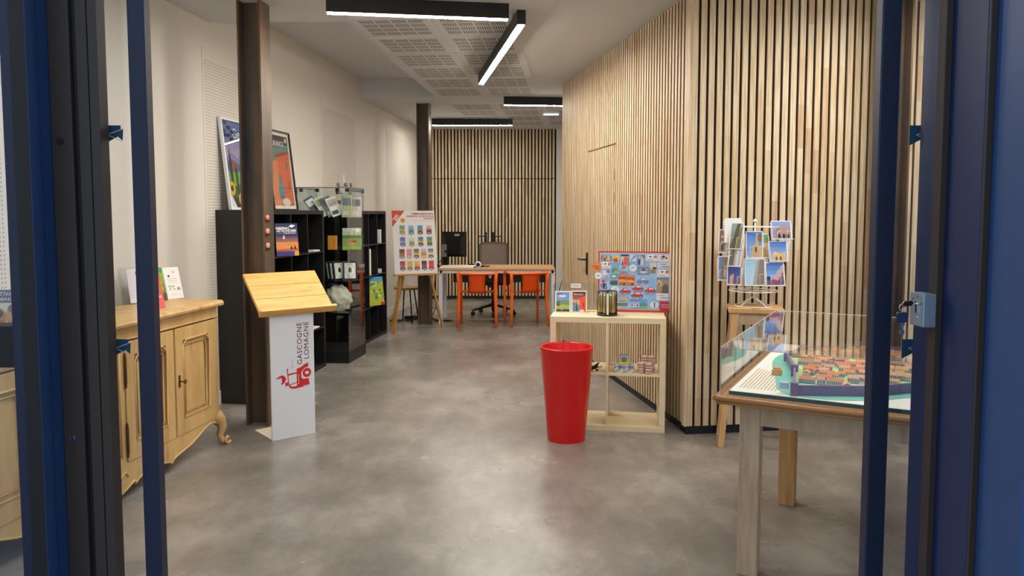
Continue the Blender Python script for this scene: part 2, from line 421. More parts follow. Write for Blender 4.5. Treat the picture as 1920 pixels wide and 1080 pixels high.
tr = vprof('trim_2', [
    ('post', .934, .950, 1.66, 1.69, H0, H1, 'anth'),
    ('cover_profile', .950, .966, 1.54, 1.78, H0, H1, 'navy'),
    ('gasket', .951, .966, 1.533, 1.54, H0, H1, 'anth'),
    ('cover_profile', .966, 1.05, 1.40, 1.78, H0, H1, 'blue')])
# side lights
def sidelight(name, x0, x1):
    o = struct(name)
    b = B(); b.box(x0, x1, 1.715, 1.721, .06, 2.5); b.obj('pane', M['glass'], o)
    b = B(); b.box(x0, x1, 1.69, 1.75, 1.112, 1.206); b.box(x0, x1, 1.69, 1.75, 0, .08); b.obj('rail', M['dark'], o)
    return o
sidelight('window_1', -2.62, -1.118); sidelight('window_2', 1.05, 4.05)
M['sticker'] = plain('petrol_sticker', '#1f4a66', .5, var=.02); M['ivory'] = plain('ivory_line', '#d8d2c0', .5, var=0)
def leaf(name, sgn, xa, xb, stx):
    o = struct(name)
    b = B(); b.box(xa, xb, 1.795, 1.83, .01, 2.46); b.obj('stile', M['stile'], o, bevel=.003)
    xo = sgn*1.85; x0, x1 = min(xo, xa if sgn < 0 else xb), max(xo, xa if sgn < 0 else xb)
    b = B(); b.box(x0, x1, 1.809, 1.815, .05, 2.42); b.obj('pane', M['glass'], o)
    b = B(); b.box(x0, x1, 1.80, 1.826, .01, .09); b.box(x0, x1, 1.80, 1.826, 2.40, 2.46); b.obj('rail', M['navy'], o)
    for z in (1.645, 1.135):
        b = B(); x = stx
        # petrol trapezoid crossed by an ivory chevron
        s = 1.0
        for poly, dy, m in (([(-.028, .022), (.020, .022), (.020, -.0), (.006, -.008), (-.028, -.026)], 0, 0), ([(.001, .005), (.026, .014), (.024, -.014)], .0004, 0)):
            pts = [(x+u*(-sgn)*-1 if sgn > 0 else x+u, 1.8085-dy, z+v) for u, v in poly]
            b.quad(pts, m)
        def line(a, c, w=.0016):
            a, c = Vector(a), Vector(c); d = (c-a).normalized(); n = Vector((-d.y, d.x))*w/2
            b.quad([(x+p.x, 1.8078, z+p.y) for p in (a+n, c+n, c-n, a-n)], 1)
        line((-.012, .0), (.026, .014)); line((-.012, .0), (.024, -.016))
        b.obj('sticker', [M['sticker'], M['ivory']], o)
    return o
leaf('door_1', -1, -.896, -.856, -.945); leaf('door_2', 1, .862, .908, .968)

# ---------------------------------------------------------------- steel columns
def hbeam(name, loc, rz, label, W=.16, D=.16, h=CH, plate=False):
    o = thing(name, label, 'column', loc, rz, kind='structure')
    b = B(); b.box(0, .013, 0, D, 0, h); b.obj('flange', M['rust'], o)
    b = B(); b.box(W-.013, W, 0, D, 0, h); b.obj('flange', M['rust'], o)
    b = B(); b.box(.013, W-.013, D/2-.004, D/2+.004, 0, h); b.obj('web', M['rust'], o)
    if plate:
        b = B(); b.box(-.03, W+.03, -.03, D+.03, 0, .02); b.obj('base_plate', M['rust'], o)
    return o
col1 = hbeam('steel_column', (-1.83, 5.13, 0), -5.5, 'rusty brown steel H column in front of the black shelves, between sideboard and lectern', h=CH)
hbeam('steel_column', (-1.232, 9.86, 0), -5.5, 'dark steel H column at the far end beside the picture easel and desk')
hbeam('steel_column', (2.37, 4.83, 0), 8.1, 'rusty steel column against the slatted wall behind the town model case', plate=False, D=.15)

# ---------------------------------------------------------------- ceiling lamps
def bar_lamp(p0, p1, label, zt=CH, zb=2.77):
    p0, p1 = Vector((*p0, 0)), Vector((*p1, 0)); d = p1-p0; a = math.degrees(math.atan2(d.y, d.x)); L = d.length
    o = thing('ceiling_lamp', label, 'lamp', (p0.x, p0.y, zb), a, group='black linear ceiling lamps')
    b = B(); b.box(0, L, -.03, -.024, 0, zt-zb); b.box(0, L, .024, .03, 0, zt-zb); b.box(0, .004, -.024, .024, 0, zt-zb); b.box(L-.004, L, -.024, .024, 0, zt-zb); b.box(0, L, -.024, .024, .03, .034)
    b.obj('housing', M['blackmet'], o)
    b = B(); b.box(.006, L-.006, -.023, .023, -.004, .012); b.obj('diffuser', M['lamp'], o)
bar_lamp((-1.217, 5.067), (-.025, 5.245), 'black bar lamp nearest the door, crossing above the acoustic ceiling strip')
bar_lamp((.066, 5.376), (-.315, 7.826), 'long black bar lamp running lengthwise into the room')
bar_lamp((-.10, 9.315), (1.13, 9.43), 'black bar lamp partly hidden by the end of the slatted wall')
bar_lamp((-1.196, 11.444), (.008, 11.444), 'farthest black bar lamp, above the desk in front of the back wall')
bar_lamp((.9, 3.2), (2.1, 3.1), 'added unseen black bar lamp overhead inside the entrance by the town model')  # this lamp and the next two are added out of view to brighten the front
bar_lamp((-1.6, 3.6), (-.5, 3.2), 'added unseen black bar lamp overhead inside the entrance by the sideboard')
bar_lamp((2.0, 4.1), (3.2, 4.2), 'added unseen black bar lamp overhead in the corner beside the slatted wall')

e = thing('emergency_light', 'small white emergency light glowing pale blue on the ceiling', 'lamp', (.43, 10.645, 0))
b = B(); b.box(0, .23, 0, .10, CH-.035, CH); b.obj('housing', M['whitemet'], e, bevel=.006)
b = B(); b.box(.01, .22, .0, .09, CH-.042, CH-.034); b.obj('diffuser', M['exit'], e)

# ---------------------------------------------------------------- sideboard
BL = 1.95
bf = thing('sideboard', 'old waxed pine sideboard with panelled doors and scrolled feet against the white wall', 'sideboard', (-2.121, 2.77, 0), 82)
b = B(); b.box(.02, BL-.02, .050, .37, .165, .885); b.obj('body', M['buffet'], bf, bevel=.004)
b = B()
prof = [(-.035, .003), (-.028, 0), (.40, 0), (.40, .034), (-.022, .034), (-.032, .028), (-.038, .016)]
pts0 = [b.bm.verts.new((-.03, y, z+.884)) for y, z in prof]; pts1 = [b.bm.verts.new((BL+.03, y, z+.884)) for y, z in prof]
b.bm.faces.new(pts0); b.bm.faces.new(pts1[::-1])
for i in range(len(prof)): b.bm.faces.new((pts0[i], pts1[i], pts1[(i+1) % len(prof)], pts0[(i+1) % len(prof)]))
b.obj('top', M['buffet'], bf)
b = B(); b.box(.01, BL-.01, -.004, .022, .815, .885); b.tube([(.0, -.006, .818), (BL, -.006, .818)], .006, 6); b.obj('cornice', M['buffet'], bf)
half = [(.975, .028), (1.03, .042), (1.08, .062), (1.098, .066), (1.104, .048), (1.125, .062), (1.17, .078), (1.23, .082), (1.33, .076), (1.40, .062), (1.43, .046), (1.437, .060), (1.48, .074), (1.55, .084), (1.63, .097), (1.70, .120), (1.77, .146), (1.84, .162), (1.90, .150), (1.95, .12)]
poly = half+[(BL, .185)]+[(0, .185)]+[(BL-x, z) for x, z in half[::-1]][:-1]
b = B(); b.prism(poly, -.004, .022)
b.obj('apron', M['buffet'], bf)
b = B(); b.tube([(x, -.006, z+.006) for x, z in half], .005, 6); b.tube([(BL-x, -.006, z+.006) for x, z in half], .005, 6)
b.tube([(.975+.07*math.cos(t)*(1-t/9), -.006, .11+.03*math.sin(t*2)*(1-t/9)) for t in [k*.35 for k in range(20)]], .005, 6)
b.obj('apron_moulding', M['buffet'], bf)
for x in (0.0, BL):
    s = -1 if x == 0 else 1
    b = B()
    path = [(x-.02*s, .01, .20), (x+.005*s, -.008, .155), (x+.012*s, -.014, .11), (x-.005*s, -.006, .06), (x+.0*s, -.018, .028), (x+.02*s, -.034, .026)]
    b.tube(path, [.040, .034, .028, .019, .022, .018], 10)
    b.tube([(x+.022*s+.02*math.cos(a), -.036-.004*i/3, .026+.02*math.sin(a)) for i, a in enumerate([k*.6 for k in range(11)])], .010, 8)
    b.obj('foot', M['buffet'], bf, smooth=True)
    b = B(); b.box(x-.05 if s > 0 else x+.01, x-.01 if s > 0 else x+.05, .32, .365, 0, .2); b.obj('back_foot', M['buffet'], bf)
for sx_ in ((.0, .033), (.463, .472), (.903, .925), (1.02, 1.046), (1.918, BL)):
    b = B(); b.box(*sx_, -.003, .05, .165, .885); b.obj('stile', M['buffet'], bf, bevel=.002)
def buffet_door(x0, x1, hinge_side, key, hinged=True):
    z0, z1 = .185, .805; w = .075
    b = B(); b.box(x0, x0+w, -.008, .014, z0, z1); b.box(x1-w, x1, -.008, .014, z0, z1); b.box(x0+w, x1-w, -.008, .014, z0, z0+w+.02); b.box(x0+w, x1-w, -.008, .014, z1-w, z1)
    b.box(x0+w-.005, x1-w+.005, .004, .014, z0+w, z1-w)
    d = b.obj('door', M['buffet'], bf, bevel=.002)
    a, c, e_, f_ = x0+w, x1-w, z0+w+.02, z1-w; n = .028
    path = [(a, -.008, e_), (c, -.008, e_), (c, -.008, f_-n), (c-n*.5, -.008, f_-n), (c-n*.5, -.008, f_-n*.5), (c-n, -.008, f_-n*.5), (c-n, -.008, f_), (a+n, -.008, f_), (a+n, -.008, f_-n*.5), (a+n*.5, -.008, f_-n*.5), (a+n*.5, -.008, f_-n), (a, -.008, f_-n)]
    b = B(); b.tube(path, .006, 6, closed=True)
    i = .026
    b.tube([(a+i, -.002, e_+i), (c-i, -.002, e_+i), (c-i, -.002, f_-i-n*.6), (c-i-n*.6, -.002, f_-i-n*.6), (c-i-n*.6, -.002, f_-i), (a+i+n*.6, -.002, f_-i), (a+i+n*.6, -.002, f_-i-n*.6), (a+i, -.002, f_-i-n*.6)], .004, 6, closed=True)
    b.obj('moulding', M['buffet'], d)
    b = B(); b.tube([(a+i, .0035, e_+i), (c-i, .0035, e_+i), (c-i, .0035, f_-i), (a+i, .0035, f_-i)], .0025, 4, closed=True); b.obj('panel_groove', M['buffetdark'], d)
    xh = x0-.004 if hinge_side == 0 else x1+.004
    for zc in ((.30, .66) if hinged else ()):
        b = B(); b.lathe([(.003, -.09), (.006, -.085), (.004, -.075), (.007, -.07), (.007, .07), (.004, .075), (.006, .085), (.003, .09)], 8, (xh, -.010, zc))
        b.obj('hinge', M['buffetdark'], d)
    if key:
        xk = x0+.03 if key == 1 else x1-.03
        b = B(); b.box(xk-.007, xk+.007, -.012, -.008, .465, .535); b.tube([(xk, -.01, .50), (xk, -.045, .50)], .004, 8); b.tube([(xk+.012*math.cos(a_), -.045, .50+.012*math.sin(a_)) for a_ in [k*.63 for k in range(10)]], .003, 6, closed=True)
        b.obj('key', M['buffetdark'], d)
buffet_door(1.49, 1.915, 1, 1, False); buffet_door(1.05, 1.475, 0, 0); buffet_door(.475, .90, 1, 1); buffet_door(.035, .46, 0, 0)
b = B(); b.box(.925, 1.02, -.006, .02, .185, .805); b.tube([(.945, -.008, .22), (.945, -.008, .78)], .005, 6); b.tube([(1.0, -.008, .22), (1.0, -.008, .78)], .005, 6); b.box(.968, .976, -.0085, -.004, .30, .70); b.obj('pilaster', M['buffet'], bf)

# brochures on the sideboard
def leaning(name, label, cat, me, x, y, z, rz, lean, group=None):
    o = link(name, me, None, (x, y, z)); o.rotation_euler = (-R(lean), 0, R(rz)); tag(o, label, cat, group); return o
ZB = .919
G = 'leaflets on the sideboard'
me = picmesh('leaflet', .10, .21, [(rect(0, 0, 1, 1), '#f3f1ee'), (rect(.15, .36, .55, .42), '#c9c2c0'), (ell(.3, .72, .07, .035), '#3a2a30'), (ell(.62, .84, .1, .05), '#e3cfd0'), (rect(.2, .62, .8, .64), '#cfcaca'), (rect(.2, .56, .75, .575), '#cfcaca'), (rect(.2, .5, .8, .51), '#d8d4d2'), (ell(.25, .3, .06, .03), '#b9b4b0'), (ell(.5, .3, .06, .03), '#b3aeaa'), (ell(.78, .31, .1, .05), '#a89c94'), (rect(.2, .12, .9, .13), '#d8d2d0')], .012)
leaning('leaflet', 'white leaflet with small grey print, standing at the far end of the sideboard', 'leaflet', me, -2.167, 4.75, ZB, 48, 22, G)
me = picmesh('leaflet', .10, .215, [(rect(0, 0, 1, 1), ['#3f6a2a', '#5a7a3a', '#8fc23a', '#4ea52c']), (ell(.55, .55, .3, .14), '#b9c83a'), (ell(.3, .72, .2, .09), '#7fb52e'), (ell(.62, .36, .26, .1), '#c9a55e'), (rect(0, .84, 1, 1), '#3c9f3c'), (ell(.45, .92, .25, .04), '#8fd07c'), (rect(0, 0, .55, .26), '#3f9a55'), (rect(.55, 0, 1, .22), '#5b4a34')], .01)
leaning('leaflet', 'bright green leaflet standing between the red and the white leaflets', 'leaflet', me, -2.215, 4.625, ZB, 48, 22, G)
me = picmesh('leaflet', .10, .20, [(rect(0, 0, 1, 1), ['#e05560', '#e05560', '#d8603c', '#c4452c']), (ell(.5, .78, .16, .06), '#241a20'), (rect(.28, .45, .7, .72), '#e46a52'), (rect(.05, .30, .9, .36), '#f0b7b5'), (rect(.1, .40, .55, .55), '#f3e6e2')], .006)
leaning('leaflet', 'coral red leaflet leaning in front of the green leaflet', 'leaflet', me, -2.06, 4.255, ZB, 48, 20, G)
def holder(name, label, x, y, rz, w, h, me=None, lean=13):
    o = thing(name, label, 'leaflet holder', (x, y, ZB), rz, rot=(-R(lean), 0, R(rz)))
    b = B(); b.box(0, w, .02, .023, 0, h); b.box(0, w, -.012, -.010, 0, h*.45); b.box(0, w, -.012, .023, 0, .003); b.box(0, .002, -.012, .022, 0, h*.9); b.box(w-.002, w, -.012, .022, 0, h*.9)
    b.obj('pocket', M['acryl'], o); return o
holder('leaflet_holder', 'clear acrylic holder with a pale pink leaflet, behind the dark door stile', -2.30, 4.46, 45, .21, .23, lean=18)
me = picmesh('leaflet', .15, .21, [(rect(0, 0, 1, 1), '#dcd3dc'), (rect(.32, .82, .62, .92), '#2e2a38'), (ell(.55, .50, .17, .22), '#c9a48c'), (ell(.55, .64, .1, .08), '#7c5a48'), (rect(0, 0, 1, .12), '#e9dfe6')], .008)
leaning('leaflet', 'pale pink leaflet with a seated figure, inside the clear holder', 'leaflet', me, -2.265, 4.475, ZB+.006, 45, 18, G)
holder('leaflet_holder', 'small clear acrylic holder beside the dark post, with a white leaflet', -2.262, 4.058, 45, .11, .20, lean=15)
me = picmesh('leaflet', .10, .17, [(rect(0, 0, 1, 1), '#eeeae4'), (ell(.35, .60, .16, .12), '#c22a38'), (ell(.62, .60, .16, .12), '#c22a38'), ([(.2, .58), (.5, .34), (.78, .58)], '#c22a38'), (rect(.2, .24, .8, .27), '#d59a98'), (ell(.5, .12, .1, .03), '#a8b09a')], .004)
leaning('leaflet', 'white leaflet with a red heart emblem on the sideboard', 'leaflet', me, -2.258, 4.064, ZB+.006, 45, 15, G)
me = picmesh('leaflet', .15, .215, [(rect(0, 0, 1, 1), '#e6e4dc'), (rect(0, .74, 1, 1), '#1c2f66'), (ell(.35, .45, .25, .2), '#c99068'), (ell(.35, .52, .17, .1), '#5a3422'), (ell(.78, .5, .2, .2), '#d8a27c'), (ell(.78, .62, .16, .09), '#7c3a20'), (rect(0, 0, 1, .2), '#7da05a'), (ell(.3, .12, .2, .1), '#cfe0e8'), (rect(.1, .80, .5, .82), '#dfe4f2')], .004)
lf = leaning('leaflet', 'festival leaflet with blue header and smiling faces, seen through the side light', 'leaflet', me, -2.26, 3.20, ZB, 10, 12, G)
text('FESTIVAL', .026, M['textwhite'], lf, (.02, -.0045, .188)); text('ASTRONOMIE', .022, M['textwhite'], lf, (.012, -.0045, .166))
me2 = picmesh('leaflet', .15, .215, [(rect(0, 0, 1, 1), '#b7c9d6'), (rect(0, 0, 1, .5), '#68845c'), (ell(.5, .5, .3, .18), '#c8a070'), (rect(0, .8, 1, 1), '#22427a')], .004)
leaning('leaflet', 'blue and green leaflet at the very edge, seen through the side light', 'leaflet', me2, -2.33, 3.02, ZB, 10, 12, G)

# ---------------------------------------------------------------- black shelving units
def unit(label, x, y, L, cols, rows=4, D=.28, H=1.485):
    o = thing('shelving_unit', label, 'shelf', (x, y, 0), 82.7)
    t = .036; s = .014
    for nm, bx in (('side_panel', (0, t, 0, D, 0, H)), ('side_panel', (L-t, L, 0, D, 0, H)), ('top_panel', (t, L-t, 0, D, H-t, H)), ('bottom_panel', (t, L-t, 0, D, 0, t)), ('back_panel', (t, L-t, D-.006, D, t, H-t))):
        b = B(); b.box(*bx); b.obj(nm, M['black'], o, bevel=.001)
    cw = (L-2*t-(cols-1)*s)/cols; rh = (H-2*t-(rows-1)*s)/rows
    for i in range(1, cols):
        xx = t+i*cw+(i-1)*s; b = B(); b.box(xx, xx+s, .002, D-.006, t, H-t); b.obj('divider', M['black'], o)
    for j in range(1, rows):
        zz = t+j*rh+(j-1)*s
        b = B(); b.box(t, L-t, .0025, D-.0065, zz, zz+s)
        b.obj('shelf', M['black'], o)
    b = B(); b.tube([(-.0003, .03 if x < -1.9 else .03, H-.03), (-.004, .03, H-.03)], .006, 10); b.obj('screw', M['chrome'], o)
    return o, t, s, cw, rh
u1, t_, s_, cw, rh = unit('black cube shelving unit standing nearest the sideboard, behind the steel column', -1.968, 5.70, 1.485, 4)
u2, t2, s2, cw2, rh2 = unit('black cube shelving unit at the far end, beyond the glass case', -1.697, 7.87, 1.335, 4)
Z3 = .036+3*rh+3*.014-0.0; Z2 = .036+2*(rh+.014); Z1 = .036+rh+.014; Z3 = .036+3*(rh+.014)
def at(u, x, y, z): return u.matrix_world @ Vector((x, y, z)) if False else on(u, x, y, z)
# festival programme
me = picmesh('programme', .19, .27, [(rect(0, 0, 1, 1), '#232a5c'), (rect(0, .28, 1, .62), ['#d98a4a', '#d98a4a', '#2c2f66', '#2c2f66']), (rect(0, .10, 1, .42), ['#b8442a', '#c8502a', '#e39a50', '#e3a260']), ([(0, .30), (.3, .36), (.6, .33), (1, .38), (1, .24), (0, .2)], '#e89a48'), (rect(0, 0, .8, .14), '#3a3486'), (rect(.8, 0, 1, .14), '#e0a54a'), ([(.62, .2), (.68, .32), (.74, .2)], '#2a1a30'), ([(.78, .2), (.84, .34), (.9, .2)], '#2a1a30'), ([(.3, .52), (.36, .66), (.42, .52)], '#e8dcd8'), ([(.6, .90), (.72, .96), (.9, .93), (.75, .86)], '#f4f4f8'), (rect(.0, .83, .5, .86), '#f0f0f6'), (rect(.05, .69, .95, .7), '#b8b4d0')])
p = at(u1, .515, .03, Z3+.001)
o = link('programme', me, None, p); o.rotation_euler = (-R(7), 0, R(38)); tag(o, 'dark blue and orange festival programme standing in the black shelf', 'booklet')
text('FESTIVAL', .028, M['textwhite'], o, (.008, -.0048, .220), bold=.0006); text('ASTRONOMIE', .030, M['textwhite'], o, (.008, -.0048, .198), bold=.0008, sx=.9); text('FLEURANCE', .018, M['textwhite'], o, (.07, -.0048, .182))
def small_box(name, u, x0, x1, y0, y1, z, h, m, label, cat):
    b = B(); b.box(x0, x1, y0, y1, 0, h); o = b.obj(name, m, None, bevel=.001); o.location = at(u, 0, 0, z); o.rotation_euler = u.rotation_euler; tag(o, label, cat)
small_box('booklet', u1, .77, .90, .01, .09, Z3, .012, plain('salmon_cover', '#c97a6c', .5), 'flat salmon booklet lying on the upper black shelf', 'booklet')
small_box('booklet', u1, 1.13, 1.24, .01, .10, Z3, .02, plain('violet_cover', '#a89ab8', .5), 'small lilac box lying in the black shelf beside the glass case', 'box')
small_box('leaflet_pile', u1, 1.26, 1.40, .01, .10, Z3, .012, M['paper'], 'small pile of white leaflets in the black shelf beside the glass case', 'leaflets')
small_box('leaflet_pile', u1, 1.20, 1.36, .01, .10, Z1, .012, M['paper'], 'small white papers on the lower black shelf behind the lectern', 'papers')
Y1 = .036+rh2+.014; Y2 = .036+2*(rh2+.014); Y3 = .036+3*(rh2+.014)
small_box('ring_binder', u2, .755, .80, .02, .20, Y2, .30, M['paper'], 'white ring binder standing in the far black shelf', 'binder')
small_box('card_stand', u2, 1.14, 1.17, .01, .10, Y3, .16, M['paper'], 'narrow white card on the upper far black shelf', 'card')
small_box('card_stand', u2, 1.14, 1.165, .01, .06, Y2, .05, M['paper'], 'tiny white card on the middle far black shelf', 'card')
small_box('card_stand', u2, .42, .44, .01, .06, Y3, .07, M['paper'], 'tiny white card next to the glass case on the upper far shelf', 'card')
sh = [(rect(0, 0, 1, 1), '#a9b83e'), (rect(0, .83, 1, 1), '#4f9cd0')]
rr = random.Random(3)
for k in range(24): sh.append((ell(rr.random(), .06+.8*rr.random(), .06+.08*rr.random(), .03+.04*rr.random(), 7, rr.random()), rr.choice(['#d6cf3c', '#7fa637', '#4f93b8', '#5a8a34', '#c8b94a', '#e0ddb0', '#3f7f9c'])))
sh.append((rect(.75, 0, 1, .1), '#c8202a'))
me = picmesh('tourist_map', .22, .33, sh)
o = link('tourist_map', me, None, at(u2, .78, .04, Y1+.001)); o.rotation_euler = (-R(7), 0, R(48)); tag(o, 'yellow green illustrated map brochure standing in the far black shelf', 'map')

# posters on top of the first unit
def frame_poster(name, label, u, x, w, h, fm, shapes, lean, mat_w, matcol, txt=None):
    o = thing(name, label, 'poster', at(u, x, .185, 1.485), 0); o.rotation_euler = (-R(lean), 0, u.rotation_euler.z)
    f = .018 if mat_w < .03 else .012
    b = B(); b.box(0, w, -.012, .012, 0, f); b.box(0, w, -.012, .012, h-f, h); b.box(0, f, -.012, .012, f, h-f); b.box(w-f, w, -.012, .012, f, h-f); b.obj('frame', fm, o)
    me = picmesh('print', w-2*f, h-2*f, shapes, .003, matcol, PRINT_MATT, mat_w); pr = link('print', me, o, (f, .004, f))
    b = B(); b.box(f, w-f, -.008, -.006, f, h-f); b.obj('glazing', M['acryl'], o)
    if txt: text(*txt[:2], M['textwhite'], o, txt[2])
    return o
sunf = lambda x, y, r: [(ell(x, y, r, r*.75, 12), '#e8b52c'), (ell(x, y, r*.45, r*.34, 10), '#4a2f18')]
shp = [(rect(0, 0, 1, 1), ['#4a5f9e', '#4a5f9e', '#4c66ac', '#6f7fc0']), (rect(0, .45, 1, .86), ['#d2b4c0', '#d2b4c0', '#6473b0', '#5567a8']),
       ([(0, .56), (.25, .64), (.45, .58), (.62, .67), (.8, .60), (1, .66), (1, .4), (0, .4)], '#8a83b8'), ([(0, .50), (.2, .56), (.5, .50), (.8, .55), (1, .5), (1, .3), (0, .3)], '#4f5f95'),
       (rect(0, 0, 1, .42), ['#2f4f2a', '#2f4f2a', '#5d8a3c', '#6f9a48']), ([(0, .36), (.4, .42), (1, .34), (1, .22), (0, .26)], '#7fae4c'), ([(0, .22), (.5, .28), (1, .2), (1, .1), (0, .1)], '#3d6a30'),
       ([(.2, .5), (.26, .54), (.36, .53), (.4, .47), (.38, .44), (.2, .44)], '#a04a44'), ([(.13, .5), (.17, .70), (.21, .5), (.2, .14), (.14, .14)], '#1e3320'), ([(.3, .42), (.335, .5), (.37, .42), (.36, .16), (.31, .16)], '#24381f'),
       (rect(0, 0, 1, .12), '#2b2a22')]+sunf(.12, .22, .11)+sunf(.4, .10, .10)+sunf(.62, .16, .09)+[([(.0, .0), (.0, .12), (.08, .14), (.22, .0)], '#e9e4e6')]
for k in range(9): shp.append((ell(.05+.07*(k % 5)+.02*(k % 3), .97-.045*(k//2), .05, .022, 7, k), '#23343c'))
pA = frame_poster('framed_poster', 'large white framed sunflower and hills poster leaning on the black shelves', u1, .06, .50, .71, M['whitemet'], shp, 6.2, .0, '#e9e4e6')
text('Gers', .11, M['textwhite'], pA, (.17, -.001, .565), bold=.001)
shp = [(rect(0, 0, 1, 1), ['#c79074', '#c79074', '#3f8a86', '#3d7f80']), (rect(0, .88, 1, 1), '#4a1f1c'), ([(.35, 0), (.35, .70), (1, .78), (1, 0)], '#dd6a38'), ([(0, .0), (0, .6), (.38, .66), (.38, 0)], '#e2895a'), ([(.33, .68), (.33, .715), (1, .80), (1, .76)], '#a8401f'),
       ([(.78, .50), (.86, .54), (.86, .64), (.82, .66), (.78, .62)], '#6a6f78'), ([(.8, .2), (.9, .24), (.9, .36), (.8, .36)], '#b34a28'), ([(.30, .1), (.36, .44), (.46, .44), (.55, .1)], '#4f7f8e'), (ell(.42, .22, .14, .1), '#5f8f9c'), (rect(.3, .25, 1, .256), '#5a2a1c'), (ell(.6, .05, .2, .06), '#e6d9c4'), (ell(.88, .94, .06, .035), '#e8d8c8')]
pB = frame_poster('framed_poster', 'black framed poster with an orange building, leaning beside the glass case', u1, .815, .50, .71, M['blackmet'], shp, 6.2, .03, '#f0ece6')
text('FLEURANCE', .062, M['textwhite'], pB, (.03, -.001, .575), bold=.001, sx=.98)

# ---------------------------------------------------------------- glass display case and its contents
gc = thing('display_case', 'tall glass display case on a black base between the black shelving units', 'display case', (-1.584, 7.285, 0), 83.5)
GL, GD, GZ = .54, .50, 1.70
b = B(); b.box(.0, GL, 0, GD, 0, .115); b.obj('base', M['black'], gc, bevel=.002)
def case_panel(*bx, nm='pane', m='cglass'):
    b = B(); b.box(*bx); b.obj(nm, M[m], gc)
case_panel(.01, GL-.01, .0, .005, .115, GZ); case_panel(.01, GL-.01, GD-.005, GD, .115, GZ); case_panel(.005, .01, .0, GD, .115, GZ); case_panel(GL-.01, GL-.005, 0, GD, .115, GZ); case_panel(.005, GL-.005, 0, GD, GZ, GZ+.005)
for z in (.495, .80, 1.105, 1.415): case_panel(.012, GL-.012, .008, GD-.008, z-.006, z, nm='shelf')
b = B()
for p0, p1 in (((.005, 0, GZ+.006), (GL-.005, 0, GZ+.006)), ((.005, 0, GZ+.006), (.005, GD, GZ+.006)), ((.005, GD, GZ+.006), (GL-.005, GD, GZ+.006)), ((.005, GD, .12), (.005, GD, GZ))): b.beam(p0, p1, .006, .006)
b.obj('edge_trim', M['blackmet'], gc)
for x, y in ((.012, .46), (.012, .30), (.012, .10), (.03, .008), (.5, .008)): b = B(); b.box(x-.003, x+.02, y-.015, y+.015, GZ-.035, GZ-.004); b.obj('clamp', M['blackmet'], gc)
b = B(); b.box(.05, .5, .0, .012, GZ-.03, GZ-.003); b.obj('lock_rail', M['steel'], gc)
def inn(x, y, z): return on(gc, x, y, z)
def lump(name, rx, ry, rz, seed, m, amp=.18):
    bm = bmesh.new(); bmesh.ops.create_icosphere(bm, subdivisions=4, radius=1); r_ = random.Random(seed)
    ks = [(Vector((r_.gauss(0, 1), r_.gauss(0, 1), r_.gauss(0, 1))).normalized(), r_.uniform(2, 10), r_.uniform(0, 6)) for _ in range(9)]
    for v in bm.verts:
        n = v.co.normalized(); d = sum(abs(math.sin(n.dot(k)*w+p)) for k, w, p in ks)/9
        q = n*(1-amp+2.2*amp*(d-.5)); v.co = Vector((q.x*rx, q.y*ry, max(-.72, q.z)*rz+.72*rz))
    for f in bm.faces: f.smooth = True
    me = bpy.data.meshes.new(name); bm.to_mesh(me); bm.free(); me.materials.append(m); return me
o = link('cloth_bag', lump('cloth_bag', .16, .13, .16, 21, M['cloth'], .26), None, inn(.17, .16, .497)); o.rotation_euler.z = R(40); tag(o, 'crumpled off-white cloth bag on the lowest glass shelf of the case', 'bag')
o = link('hat', lump('hat', .11, .13, .15, 9, plain('black_felt', '#17181a', .9), .05), None, inn(.41, .30, .497)); tag(o, 'round black hat behind the white cloth bag in the glass case', 'hat')
def rotated(o, lean, rz): o.rotation_euler = (-R(lean), 0, R(rz))
shb = [(rect(0, 0, 1, 1), '#7b9a3e'), (rect(0, .62, 1, 1), ['#a8b68a', '#a8b68a', '#c9cdc6', '#b9c2bc']), (rect(0, .52, 1, .66), '#5c7434'), ([(.2, .35), (.35, .5), (.62, .44), (.7, .3), (.5, .18), (.25, .22)], '#c0955c'), (ell(.62, .38, .16, .07), '#7d5230'), ([(.0, .1), (.4, .2), (1, .1), (1, 0), (0, 0)], '#93ad3c'), (rect(.3, .6, .33, .85), '#5a5040'), (rect(.6, .6, .63, .88), '#5a5040'), (ell(.82, .9, .12, .09), '#dfe3e4')]
o = link('photo_book', picmesh('photo_book', .18, .21, shb, .02), None, inn(.10, .085, 1.106)); rotated(o, 8, 8); tag(o, 'square photo book with a green landscape cover on a glass shelf', 'book')
b = B(); b.box(0, .055, 0, .05, 0, .135); b.box(.056, .085, 0, .05, 0, .135); o = b.obj('gift_box', plain('orange_card', '#d98a2c', .5), None, bevel=.002); o.location = inn(.05, .215, 1.106); o.rotation_euler.z = R(4); tag(o, 'pair of orange gift boxes on the upper glass shelf', 'box')
for k, (x, y, r_) in enumerate(((.05, .225, 58), (.05, .19, 56), (.06, .155, 50), (.10, .085, 14))):
    w, h = (.14, .19)
    sh = [(rect(0, 0, 1, 1), '#17171a'), (rect(.12, .1, .88, .9), '#dcdcd8'), (ell(.5, .5, .34, .36, 18), '#b9b9b6'), (ell(.5, .5, .3, .32, 18), '#e4e4e0'), (rect(.4, .42, .62, .6), '#1a1a1c'), (ell(.5, .63, .07, .05), '#1a1a1c')]
    o = link('framed_print', picmesh('framed_print', w, h, sh, .014, '#141416'), None, inn(x, y, .802)); rotated(o, 9, r_)
    tag(o, ['black framed print at the back of the row in the glass case', 'black framed print, second of the row in the glass case', 'black framed print with a white emblem, partly hidden in the row', 'black framed white print facing the room from the glass case'][k], 'picture', 'framed prints in the glass case')
cols = ['#3b4660', '#c9cbc2', '#565c66', '#dfe2da', '#8d9a6a', '#3a3f4e', '#b8b0a4']
